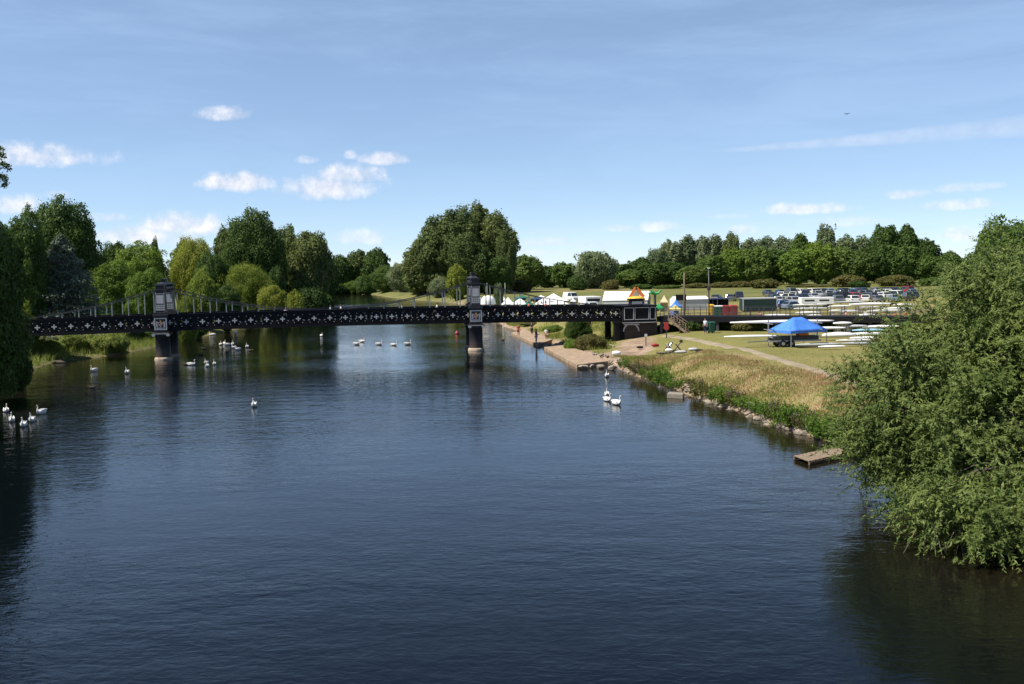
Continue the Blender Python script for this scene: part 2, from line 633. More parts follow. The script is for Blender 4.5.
def ribbon(name, line, half, m, lift=0.03, step=0.7):
    line = [Vector(p).to_2d() for p in line]
    dense = []
    for a, b in zip(line[:-1], line[1:]):
        k = max(1, int((b - a).length / step))
        dense += [a.lerp(b, i / k) for i in range(k)]
    dense.append(line[-1])
    mb = MB()
    vs, fs = [], []
    W = 7
    for i, p in enumerate(dense):
        t = (dense[min(i + 1, len(dense) - 1)] - dense[max(i - 1, 0)]).normalized()
        n = Vector((-t.y, t.x))
        hw = half * (1 + 0.12 * math.sin(i * 0.7) + rnd.uniform(-0.07, 0.07))
        for j in range(W):
            q = p + n * hw * (j / (W - 1) * 2 - 1)
            vs.append((q.x, q.y, hz(q.x, q.y) + (lift if 0 < j < W - 1 else -0.02)))
    for i in range(len(dense) - 1):
        for j in range(W - 1):
            fs.append((i * W + j, i * W + j + 1, (i + 1) * W + j + 1, (i + 1) * W + j))
    mb.add(vs, fs)
    return tag(mb.build(name, m, smooth=True), kind='structure')


M['path'] = mat('worn_path', (0.25, 0.205, 0.14), 0.95, 0.25, 0.9)
ribbon('footpath', [ground(*q) for q in ((664, 335), (690, 338.5), (725, 346), (770, 357), (815, 370), (850, 382), (900, 400), (960, 425))], 0.62, M['path'])
M['concrete'] = mat('pinkish_concrete', (0.3, 0.22, 0.15), 0.9, 0.4, 1.3, bump=0.2)
M['grey_concrete'] = mat('grey_concrete', (0.22, 0.195, 0.16), 0.9, 0.25, 2.0, bump=0.2)


def slab(name, pix, z, th, label, cat, group=None, m=None):
    ps = [P(a, b, z) for a, b in pix]
    n = len(ps)
    o = sum(ps, Vector()) / n
    mb = MB().add([p - o for p in ps] + [p - o - Vector((0, 0, th)) for p in ps],
                  [tuple(range(n)), tuple(range(2 * n - 1, n - 1, -1))] + [(i, (i + 1) % n, (i + 1) % n + n, i + n) for i in range(n)])
    ob = mb.build(name, m or M['concrete'], bevel=0.04)
    ob.location = o
    return tag(ob, label, cat, group)


slab('landing_stage', [(511, 332.5), (538, 344.5), (553, 339), (524, 330)], 0.36, 1.2, 'far tan concrete landing stage where the rowers stand, beyond the bridge', 'landing stage')
slab('landing_stage', [(544, 347), (577, 364.5), (608, 361), (568, 344.5)], 0.36, 1.2, 'near tan concrete landing stage jutting into the river, below the bridge', 'landing stage')

# ------------------------------------------------------------------ foliage
def leaf_mesh(name, c, nrm, size, aspect, m, rng, along=None):
    """diamond leaves; c centres, nrm leaf normals, along optional leaf axis"""
    n = len(c)
    if along is None:
        along = rng.normal(size=(n, 3))
    t = along - (along * nrm).sum(1)[:, None] * nrm
    t /= np.linalg.norm(t, axis=1)[:, None] + 1e-9
    b = np.cross(nrm, t)
    s = np.asarray(size)[:, None] * np.ones((n, 1))
    V = np.empty((n, 4, 3))
    V[:, 0] = c - t * s
    V[:, 1] = c + b * s * aspect - t * s * 0.15
    V[:, 2] = c + t * s
    V[:, 3] = c - b * s * aspect - t * s * 0.15
    me = bpy.data.meshes.new(name)
    me.vertices.add(n * 4)
    me.vertices.foreach_set('co', V.astype(np.float32).ravel())
    me.loops.add(n * 4)
    me.loops.foreach_set('vertex_index', np.arange(n * 4, dtype=np.int32))
    me.polygons.add(n)
    me.polygons.foreach_set('loop_start', np.arange(0, n * 4, 4, dtype=np.int32))
    me.materials.append(m)
    me.update(calc_edges=True)
    return me


def unit(a):
    return a / (np.linalg.norm(a, axis=1)[:, None] + 1e-9)


def crown_from_lobes(name, lobes, n, leaf, m, rng, centre, droop=0.0, aspect=0.55, jitter=0.75, env=None):
    """lobes: rows x,y,z,rx,rz"""
    L = np.array(lobes)
    w = L[:, 3] ** 2
    n_env = int(n * env[4]) if env is not None else 0
    n -= n_env
    k = rng.choice(len(L), n, p=w / w.sum())
    d = unit(rng.normal(size=(n, 3)))
    out = unit(L[k, :3] - centre)
    d = unit(d + out * 0.45 + np.array([0, 0, 0.25]))
    rr = (0.55 + 0.5 * rng.random(n) ** 0.6)
    lump = 0.85 + 0.3 * rng.random(n)
    c = L[k, :3] + d * (rr * lump)[:, None] * np.stack([L[k, 3], L[k, 3], L[k, 4]], 1)
    nr = unit(d * 0.8 + np.array([0, 0, 0.35]) + rng.normal(size=(n, 3)) * jitter)
    along = None
    if droop:
        along = rng.normal(size=(n, 3)) * (1 - droop) + np.array([0, 0, -1.6]) * droop
        c[:, 2] -= droop * rng.random(n) ** 2 * L[k, 4] * 0.8
    if n_env:
        # leaves over a gently lumpy dome: cz, rx, rz, lumpiness, share
        cz, rx, rz, lump_, _ = env
        d2 = unit(rng.normal(size=(n_env, 3)) + np.array([0, 0, 0.12]))
        K = rng.normal(size=(14, 3)) * np.concatenate([np.full(6, 3.2), np.full(8, 7.5)])[:, None]
        ph = rng.uniform(0, 6.28, 14)
        am = np.concatenate([np.full(6, 1.0), np.full(8, 0.6)]) * lump_
        arg = d2 @ K.T + ph
        rad = 1 + (np.sin(arg) * am).sum(1)
        gr = (np.cos(arg) * am) @ K
        gr -= (gr * d2).sum(1)[:, None] * d2
        f = 1 - 0.42 * rng.random(n_env) ** 2.2 + 0.04 * rng.normal(size=n_env)
        low = np.where(d2[:, 2] < 0, 1 - 0.22 * d2[:, 2] ** 2, 1)
        p2 = d2 * (rad * f)[:, None] * np.stack([rx * low, rx * low, np.full(n_env, rz)], 1) + np.array([0, 0, cz])
        n2 = unit(unit(d2 * np.array([1 / rx, 1 / rx, 1 / rz]) * rx - gr * 0.9) + np.array([0, 0, 0.3]) + rng.normal(size=(n_env, 3)) * jitter * 0.75)
        if droop:
            a2 = rng.normal(size=(n_env, 3)) * (1 - droop) + np.array([0, 0, -1.6]) * droop
            along = np.concatenate([along, a2])
        c, nr = np.concatenate([c, p2]), np.concatenate([nr, n2])
        n += n_env
        top = np.percentile(c[:, 2], 99.7)
        c[:, 2] *= (cz + rz) / top
        c[:, :2] *= rx / np.percentile(np.hypot(c[:, 0], c[:, 1]), 98)
    c[:, 2] = np.maximum(c[:, 2], 0.05)
    sz = leaf * (0.6 + 0.8 * rng.random(n))
    return leaf_mesh(name, c, nr, sz, aspect, m, rng, along)


def trunk_mesh(name, H, r0, lobes, top, m, rng, nl=8, forks=1):
    mb = MB()
    segs = 6
    pts_, rad = [], []
    wob = rng.normal(size=(segs + 1, 2)) * 0.012 * H
    for i in range(segs + 1):
        t = i / segs
        pts_.append((wob[i][0] * t, wob[i][1] * t, -0.4 + t * (top + 0.4)))
        rad.append(r0 * (1.25 if i == 0 else 1) * (1 - 0.72 * t))
    mb.tube(pts_, rad, 8)
    L = sorted(lobes, key=lambda q: rng.random())[:nl]
    for q in L:
        t = 0.25 + 0.65 * rng.random()
        z0 = top * t
        a = Vector((wob[3][0] * t, wob[3][1] * t, z0))
        b = Vector(q[:3])
        if b.z < z0:
            a.z = max(0.12 * H, b.z * 0.6)
        mid = a.lerp(b, 0.5) + Vector((0, 0, 0.03 * H))
        r = r0 * 0.42
        mb.tube([a, mid, b], [r, r * 0.6, r * 0.2], 6)
    return mb.mesh(name, m, True)


PROTO = {}


def lobes_for(kind, H, Rr, rng):
    lobes = []

    def shell(n, cz, rz, rx, lr, zmin, pull=0.72):
        for i in range(n):
            d = rng.normal(size=3)
            d /= np.linalg.norm(d)
            q = pull + 0.12 * rng.normal()
            x_, y_, z_ = d[0] * rx * q, d[1] * rx * q, cz + d[2] * rz * q
            if z_ < zmin:
                z_ = zmin + rng.random() * rz * 0.5
            r = lr * (0.7 + 0.65 * rng.random())
            lobes.append((x_, y_, z_, r, r * 0.85))
    if kind == 'broad':
        shell(110, 0.51 * H, 0.48 * H, Rr, 0.15 * Rr, 0.08 * H, 0.9)
        shell(16, 0.45 * H, 0.4 * H, Rr * .7, 0.42 * Rr, 0.16 * H, 0.5)
    elif kind == 'tall':
        shell(150, 0.5 * H, 0.48 * H, Rr, 0.13 * Rr, 0.06 * H, 0.92)
        shell(16, 0.48 * H, 0.42 * H, Rr * .7, 0.42 * Rr, 0.12 * H, 0.5)
        for k in range(3):
            lobes.append((rng.normal() * Rr * 0.3, rng.normal() * Rr * 0.3, 0.96 * H, Rr * 0.14, Rr * 0.25))
    elif kind == 'willow':
        shell(90, 0.5 * H, 0.48 * H, Rr, 0.17 * Rr, 0.12 * H, 0.88)
        shell(12, 0.45 * H, 0.4 * H, Rr * .7, 0.4 * Rr, 0.2 * H, 0.5)
        lobes[:] = [(a, b, c, r, r * 1.15) for a, b, c, r, _ in lobes]
    elif kind == 'bush':
        shell(34, 0.42 * H, 0.55 * H, Rr, 0.3 * Rr, 0.12 * H)
    return lobes


def proto(kind, var, leafkey, dense):
    key = (kind, var, leafkey, dense)
    if key in PROTO:
        return PROTO[key]
    rng = np.random.default_rng(abs(hash((kind, var, dense, len(leafkey)))) % 9999 + var * 17 if False else (sum(map(ord, kind)) * 31 + var * 101 + dense * 7))
    H, Rr = {'broad': (16, 6.5), 'tall': (22, 6.0), 'willow': (12, 6.0), 'bush': (5, 4.0)}[kind]
    lobes = lobes_for(kind, H, Rr, rng)
    n = {1: 13000, 2: 30000, 3: 56000}[dense]
    leaf = {1: 0.46, 2: 0.29, 3: 0.19}[dense] * {'bush': 0.55, 'willow': 0.95}.get(kind, 1.0)
    c = np.array([0, 0, 0.5 * H])
    crown = crown_from_lobes('crown', lobes, n, leaf, LEAF[leafkey], rng, c, 0.6 if kind == 'willow' else 0.0, 0.3 if kind == 'willow' else 0.55, 0.75,
                             {'broad': (.52 * H, Rr, .48 * H, .045, .62), 'tall': (.51 * H, Rr, .49 * H, .055, .66), 'willow': (.5 * H, Rr, .5 * H, .045, .6), 'bush': (.42 * H, Rr, .56 * H, .05, .5)}[kind])
    r0 = {'broad': 0.34, 'tall': 0.36, 'willow': 0.34, 'bush': 0.09}[kind]
    tr = trunk_mesh('trunk', H, r0, lobes, {'bush': 0.4}.get(kind, 0.62) * H, M['bark'], rng, 12 if dense > 1 else 8)
    PROTO[key] = (crown, tr, H, Rr)
    return PROTO[key]


NAMES = {'broad': 'broadleaf_tree', 'tall': 'poplar_tree', 'willow': 'willow_tree', 'bush': 'shrub'}


def tree(kind, leafkey, px, top, hw, Y, label, group=None, dense=1, var=None, name=None, base=None):
    crown, tr, H0, R0 = proto(kind, rnd.randrange(4) if var is None else var, leafkey, dense)
    q = A(px, top, Y)
    zb = max(hz(q.x, q.y), 0.0) - 0.1 if base is None else base
    H = q.z - zb
    Rr = hw * Y / F
    name = name or NAMES[kind]
    root = empty(name, (q.x, q.y, zb), rnd.uniform(0, 6.28), label, 'shrub' if kind == 'bush' else 'tree', group)
    root.scale = (Rr / R0, Rr / R0, H / H0)
    mesh_obj('crown', crown, root)
    mesh_obj('trunk', tr, root)
    return root


TL = 'trees on the left bank'
# ---- left bank, near to far
tree('broad', 'dark', -38, 203, 54, 73, 'large dark leafy tree at the left edge of the photo, overhanging the water', TL, 3)
tree('bush', 'dark', 6, 335, 22, 84, 'dark shrub hanging over the water at the left end of the bridge', TL, 3)
tree('broad', 'dark', -22, 206, 36, 118, 'dark broadleaf tree behind the left end of the bridge at the photo edge', TL, 3)
tree('broad', 'mid', 22, 212, 24, 128, 'tall narrow broadleaf tree just left of the blue-green conifer', TL, 3)
tree('broad', 'dark', 62, 201, 38, 152, 'tall dark broadleaf tree rising behind the blue-green conifer', TL, 3)
tree('bush', 'yellow', 20, 303, 15, 112, 'yellow-green sunlit shrub above the left end of the bridge', TL, 2)
tree('broad', 'dark', 95, 250, 24, 190, 'small dark tree between the tall broadleaf and the light green trees', TL, 2)
tree('broad', 'dark', 116, 243, 14, 235, 'dark tree top peeping over the light green trees left of the pylon', TL, 2)
tree('broad', 'light', 140, 243, 27, 185, 'tall light green tree behind the left pylon, left of its cap', TL, 3)
tree('broad', 'light', 110, 262, 26, 150, 'light green rounded tree behind the left side span, left of the pylon', TL, 3)
tree('broad', 'light', 146, 270, 20, 142, 'bright green low tree right behind the left pylon', TL, 3)
tree('tall', 'dark', 155, 240, 7, 240, 'thin dark conifer-like top above the light trees by the left pylon', TL, 2)
tree('willow', 'yellow', 194, 239, 27, 195, 'yellow-green weeping willow top right of the left pylon', TL, 3)
tree('broad', 'mid', 183, 241, 14, 225, 'grey-green tree top just behind the yellow weeping willow', TL, 2)
tree('broad', 'dark', 212, 254, 20, 186, 'dark round tree right of the yellow weeping willow', TL, 3)
tree('broad', 'light', 202, 270, 17, 160, 'light green bushy tree under the dark round tree right of the pylon', TL, 3)
tree('broad', 'dark', 226, 286, 15, 165, 'dark shadowy tree behind the main span right of the left pylon', TL, 2)
tree('bush', 'yellow', 186, 299, 11, 138, 'small yellow bush seen through the bridge hangers beside the left pylon', TL, 2)
tree('broad', 'poplar', 226, 229, 15, 228, 'grey-green tree at the left flank of the big dark tree group', TL, 2)
tree('broad', 'dark', 254, 212, 31, 222, 'biggest dark dome-shaped tree of the left bank', TL, 3)
tree('broad', 'poplar', 284, 228, 20, 236, 'tree on the right shoulder of the biggest dark dome tree', TL, 2)
tree('broad', 'poplar', 308, 233, 22, 232, 'tall grey-green tree at the river bend on the left bank', TL, 2)
tree('broad', 'dark', 322, 250, 13, 243, 'dark sloping tree at the right end of the left bank group', TL, 2)
tree('bush', 'dark', 306, 281, 22, 222, 'dark shrub under the left bank trees touching the river', TL, 2)
tree('willow', 'yellow', 246, 265, 27, 185, 'yellow-green willow in front of the biggest dark dome tree', TL, 3)
tree('broad', 'dark', 275, 268, 11, 200, 'dark slim tree between the yellow willow and the river', TL, 2)
tree('willow', 'yellow', 272, 286, 15, 172, 'lower yellow-green bush at the right foot of the yellow willow', TL, 2)
tree('bush', 'yellow', 294, 291, 12, 172, 'bright yellow-green bush above the bridge rail at midspan', TL, 2)
for px, py, hw, Y, lb in ((48, 339, 14, 114, 'olive sunlit bush at the left end of the strip of bank under the bridge'),
                          (72, 334, 14, 117, 'dark-centred green bush below the bridge between two pale ones'),
                          (96, 335, 13, 119, 'pale green bush at the middle of the sunlit bank strip below the bridge'),
                          (116, 333, 12, 121, 'pale yellow-green bush at the pylon end of the sunlit bank strip')):
    tree('bush', 'reed' if 'pale' in lb or 'olive' in lb else 'mid', px, py, hw, Y, lb, 'bushes on the left bank under the bridge', 2)
tree('bush', 'mid', 192, 322, 14, 150, 'shady bush below the main span right of the left pylon', 'bushes on the left bank under the bridge', 2)
tree('bush', 'dark', 140, 330, 13, 135, 'dark shrub directly behind the left pylon piers', 'bushes on the left bank under the bridge', 2)
# ---- across the end of the river
FR = 'trees at the far river bend'
for k, px, py, hw, Y, lb in (('dark', 338, 256, 15, 470, 'left one of the far dark trees beyond the river bend'),
                             ('poplar', 357, 251, 14, 478, 'middle one of the far dark trees beyond the river bend'),
                             ('dark', 376, 249, 14, 470, 'right one of the far dark trees beyond the river bend'),
                             ('dark', 325, 262, 15, 400, 'dark far tree at the left of the river bend')):
    tree('broad', k, px, py, hw, Y, lb, FR)
for k, px, py, hw, Y, lb in (('mid', 336, 282, 11, 440, 'dark green waterside bush at the left of the river end'),
                             ('light', 352, 281, 9, 445, 'light green waterside bush in the middle of the river end'),
                             ('mid', 367, 275, 12, 432, 'green waterside bush closing the river at its right')):
    tree('bush', k, px, py, hw, Y, lb, FR, 2)
# ---- right bank, behind the bridge
RB = 'trees on the right bank beyond the bridge'
for kd, k, px, py, hw, Y, lb in (
        ('willow', 'mid', 386, 266, 15, 412, 'far green willow at the waterside left of the poplars'),
        ('willow', 'silver', 402, 263, 16, 395, 'pale green willow at the left foot of the poplar group'),
        ('willow', 'mid', 419, 268, 16, 352, 'round green willow hanging over the water left of the poplars'),
        ('willow', 'silver', 440, 277, 12, 318, 'low pale willow at the water under the poplars'),
        ('broad', 'yellow', 457, 265, 11, 292, 'light yellow-green young tree left of the right pylon, before the poplars')):
    tree(kd, k, px, py, hw, Y, lb, RB, 2)
for px, py, hw, Y, lb in ((420, 238, 20, 342, 'leftmost lower poplar of the big group'),
                          (436, 218, 23, 338, 'second poplar from the left in the big group, rounded top'),
                          (456, 209, 24, 335, 'poplar left of the highest top in the big group'),
                          (478, 205, 21, 345, 'highest poplar of the big group with a spur at its top'),
                          (495, 214, 22, 338, 'poplar right of the highest top in the big group'),
                          (506, 232, 10, 330, 'rightmost poplar of the big group, steep right edge'),
                          (468, 235, 22, 318, 'front poplar in the middle of the big group')):
    tree('tall', 'poplar', px, py, hw, Y, lb, 'big poplar group behind the right pylon', 2)
tree('broad', 'dark', 492, 258, 19, 318, 'dark tree low at the right foot of the poplars', RB, 2)
tree('broad', 'silver', 498, 284, 5, 205, 'grey-green sapling among the white tents right of the pylon', RB, 2, name='sapling')
# ---- far tree line of the meadow
FT = 'far tree line beyond the meadow'
for kd, k, px, py, hw, Y, lb in (
        ('broad', 'mid', 527, 256, 17, 378, 'rounded tree just right of the poplar group'),
        ('broad', 'dark', 548, 266, 13, 405, 'low dark tree between two rounded far trees'),
        ('broad', 'mid', 564, 263, 14, 400, 'rounded far tree left of the big silvery willow'),
        ('willow', 'silver', 594, 252, 22, 375, 'big round silvery willow behind the white marquee'),
        ('bush', 'dark', 577, 276, 10, 350, 'dark bush at the foot of the big silvery willow'),
        ('broad', 'dark', 622, 264, 14, 420, 'dark tree right of the big silvery willow'),
        ('broad', 'dark', 640, 258, 15, 425, 'dark tree above the fairground rides'),
        ('willow', 'silver', 656, 249, 13, 440, 'grey-green tree at the left rise of the long tree line'),
        ('tall', 'silver', 670, 241, 15, 445, 'grey poplar above the wooden pole, left one'),
        ('tall', 'silver', 686, 237, 15, 447, 'grey poplar directly above the wooden pole'),
        ('tall', 'silver', 701, 238, 14, 446, 'grey poplar left of the lamp post'),
        ('tall', 'silver', 716, 236, 14, 446, 'grey poplar above the lamp post'),
        ('tall', 'poplar', 731, 234, 10, 440, 'ragged higher tree right of the lamp post'),
        ('tall', 'silver', 748, 240, 15, 450, 'grey poplar above the green container left end'),
        ('tall', 'silver', 766, 238, 15, 450, 'grey poplar above the green container right end'),
        ('tall', 'silver', 783, 238, 15, 448, 'grey poplar between container and white trailer'),
        ('broad', 'mid', 800, 235, 12, 440, 'yellowish green tree left of the highest far tree'),
        ('tall', 'silver', 826, 225, 11, 425, 'highest slim tree of the far line above the white trailer'),
        ('tall', 'silver', 846, 236, 15, 445, 'grey poplar right of the highest slim tree'),
        ('tall', 'silver', 864, 237, 15, 445, 'grey poplar left of the dark double dome'),
        ('broad', 'dark', 886, 226, 15, 410, 'left dome of the dark double-domed tree near the willow'),
        ('broad', 'dark', 905, 226, 15, 408, 'right dome of the dark double-domed tree near the willow'),
        ('broad', 'dark', 926, 240, 14, 405, 'dark tree sloping down towards the near willow'),
        ('broad', 'mid', 948, 252, 15, 400, 'last far tree before the near willow hides the line')):
    tree(kd, k, px, py, hw, Y, lb, FT)
FRNT = 'front rank of the far tree line'
for k, px, py, hw, Y, lb in (
        ('mid', 632, 270, 17, 385, 'low green tree behind the marquee ridge'),
        ('dark', 652, 264, 18, 385, 'dark round tree behind the fairground rides'),
        ('dark', 672, 262, 17, 388, 'very dark round tree left of the wooden pole'),
        ('mid', 692, 266, 17, 380, 'mid green tree between wooden pole and lamp post'),
        ('mid', 713, 256, 18, 385, 'leafy tree directly behind the lamp post'),
        ('light', 734, 250, 18, 385, 'light green tree right of the lamp post'),
        ('mid', 756, 248, 18, 382, 'clumpy green tree above the green container'),
        ('dark', 777, 250, 17, 385, 'dark tree right of the green container'),
        ('light', 797, 250, 18, 378, 'yellowish tree above the white trailer left end'),
        ('light', 819, 243, 18, 378, 'light green tree under the highest slim tree'),
        ('mid', 840, 248, 18, 378, 'bright green tree right of the white trailer'),
        ('dark', 861, 250, 19, 375, 'dark hollow-looking tree above the rack of boats'),
        ('dark', 882, 246, 19, 375, 'dark tree under the double dome'),
        ('mid', 903, 247, 18, 372, 'green tree under the right dome'),
        ('mid', 925, 254, 18, 370, 'green tree by the edge of the near willow'),
        ('dark', 948, 262, 19, 365, 'dark low tree half hidden by the near willow')):
    tree('broad', k, px, py, hw, Y, lb, FRNT)
SH = 'shrubs along the foot of the far tree line'
for k, px, py, hw, Y, lb in (
        ('olive', 520, 280, 12, 345, 'olive shrub at the foot of the rounded tree by the poplars'),
        ('olive', 610, 280, 9, 350, 'olive shrub left of the marquee ridge'),
        ('mid', 642, 284, 12, 352, 'green shrub above the fairground roof'),
        ('mid', 668, 285, 14, 352, 'low green shrub left of the wooden pole'),
        ('olive', 697, 283, 13, 350, 'low olive shrub between the pole and the lamp post'),
        ('olive', 722, 282, 12, 350, 'olive shrub right of the lamp post'),
        ('olive', 742, 281, 11, 348, 'olive shrub above the left end of the container'),
        ('olive', 765, 279, 15, 325, 'round brownish bush standing out above the green container'),
        ('olive', 800, 285, 15, 335, 'low scrub above the left end of the white trailer'),
        ('olive', 826, 285, 14, 335, 'low scrub above the right end of the white trailer'),
        ('olive', 848, 275, 16, 325, 'large olive-brown bush in front of the dark hollow tree'),
        ('dark', 860, 281, 10, 312, 'dark bush in front of the large olive-brown bush'),
        ('olive', 896, 275, 17, 322, 'brown bush left of the near willow edge'),
        ('olive', 884, 287, 16, 310, 'low scrub in front of the brown bush'),
        ('olive', 915, 286, 18, 312, 'low scrub running behind the near willow edge'),
        ('mid', 935, 277, 16, 318, 'green bush mostly behind the near willow')):
    tree('bush', k, px, py, hw, Y, lb, SH)
tree('broad', 'mid', 1008, 221, 42, 74, 'dark tree behind the near willow at the right edge', None, 3)
tree('bush', 'dark', 578, 316, 14, 124, 'dark dense shrub under the right side span of the bridge', 'bushes by the landing stages', 3)
tree('bush', 'olive', 590, 334, 16, 110, 'weedy olive bush in front of the dark shrub by the landing stage', 'bushes by the landing stages', 2)
tree('bush', 'bank', 572, 339, 9, 112, 'green weedy clump left of the olive bush above the landing stage', 'bushes by the landing stages', 2)
tree('bush', 'olive', 532, 322, 12, 155, 'rough tawny clump behind the far landing stage', 'bushes by the landing stages', 2)
tree('bush', 'bank', 553, 325, 10, 140, 'green clump beyond the far landing stage', 'bushes by the landing stages', 2)


# ---- blue-green conifer
def spruce(px, top, hw, Y, label):
    rng = np.random.default_rng(5)
    q = A(px, top, Y)
    zb = hz(q.x, q.y)
    H, Rr = q.z - zb, hw * Y / F
    root = empty('conifer_tree', (q.x, q.y, zb), 0, label, 'tree', TL)
    C, Nn, Al = [], [], []
    mb = MB()
    mb.tube([(0, 0, -0.3), (0.1, 0, H * 0.5), (0, 0, H)], [0.3, 0.18, 0.03], 8)
    nb = 210
    for i in range(nb):
        t = (i / nb) ** 0.85
        z = H * (0.06 + 0.92 * t)
        ln = Rr * (1 - t) ** 0.75 * (0.65 + 0.5 * rng.random()) + 0.25
        a = i * 2.4 + rng.normal() * 0.3
        dx, dy = math.cos(a), math.sin(a)
        end = Vector((dx * ln, dy * ln, z - ln * 0.1))
        mb.tube([(0, 0, z), (dx * ln * 0.5, dy * ln * 0.5, z + ln * 0.03), end], [0.05, 0.03, 0.01], 4)
        m_ = int(140 * ln / Rr) + 24
        s = rng.random(m_) ** 0.7
        side = rng.normal(size=m_) * 0.26 * ln * (1.15 - s) ** 0.5
        pz = z + ln * 0.04 - 0.14 * ln * s ** 2 - 0.35 * np.abs(rng.normal(size=m_)) * 0.6
        C.append(np.stack([dx * ln * s - dy * side, dy * ln * s + dx * side, pz], 1))
        Nn.append(np.array([0, 0, 1]) + rng.normal(size=(m_, 3)) * 0.6)
        Al.append(np.array([dx, dy, -0.5]) + rng.normal(size=(m_, 3)) * 0.5)
    C, Nn, Al = np.concatenate(C), unit(np.concatenate(Nn)), np.concatenate(Al)
    mesh_obj('crown', leaf_mesh('crown', C, Nn, 0.2 * (0.6 + rng.random(len(C))), 0.35, LEAF['blue'], rng, Al), root)
    mb.build('trunk', M['bark'], root, True)


spruce(60, 232, 50, 131, 'blue-green conifer with drooping tiers behind the left side span')


# ---- conifer out of the frame on the left, one bough reaching into the picture
def edge_pine():
    rng = np.random.default_rng(11)
    Y = 58
    b = A(-62, 300, Y)
    zb = hz(b.x, b.y)
    root = empty('pine_tree', (b.x, b.y, zb), 0, 'tall dark pine at the left edge, only one bough in the photo', 'tree', TL)
    lobes = []
    mb = MB()
    top = A(-62, 40, Y).z - zb
    mb.tube([(0, 0, -0.4), (0.1, 0, top * 0.5), (0, 0, top)], [0.4, 0.27, 0.06], 10)
    boughs = [(3, 168, 0.0, 0.45), (-3, 180, 0.3, 0.5), (1, 157, -0.2, 0.35), (-1, 150, 0.1, 0.25), (3, 186, 0.2, 0.2)]
    for px, py, dy, r in boughs:
        q = A(px, py, Y)
        lobes.append((q.x - b.x, dy, q.z - zb, r, r * 0.8))
        mb.tube([(0, 0, q.z - zb - 0.6), ((q.x - b.x) * 0.6, dy * 0.5, q.z - zb - 0.25), (q.x - b.x, dy, q.z - zb)], [0.12, 0.07, 0.02], 6)
    for i in range(40):
        z = rng.uniform(5.5, top)
        a = rng.uniform(0, 6.28)
        l = rng.uniform(0.6, 2.6) * (1.1 - 0.6 * z / top)
        if math.cos(a) > 0.2:
            l = min(l, 1.8)
        x_, y_ = math.cos(a) * l, math.sin(a) * l * 1.3
        lobes.append((x_, y_, z, 0.75, 0.55))
        mb.tube([(0, 0, z - 0.5), (x_, y_, z)], [0.1, 0.03], 5)
    mesh_obj('crown', crown_from_lobes('crown', lobes, 26000, 0.1, LEAF['dark'], rng, np.array([0, 0, 12.0]), 0, 0.3), root)
    mb.build('trunk', M['bark'], root, True)


edge_pine()


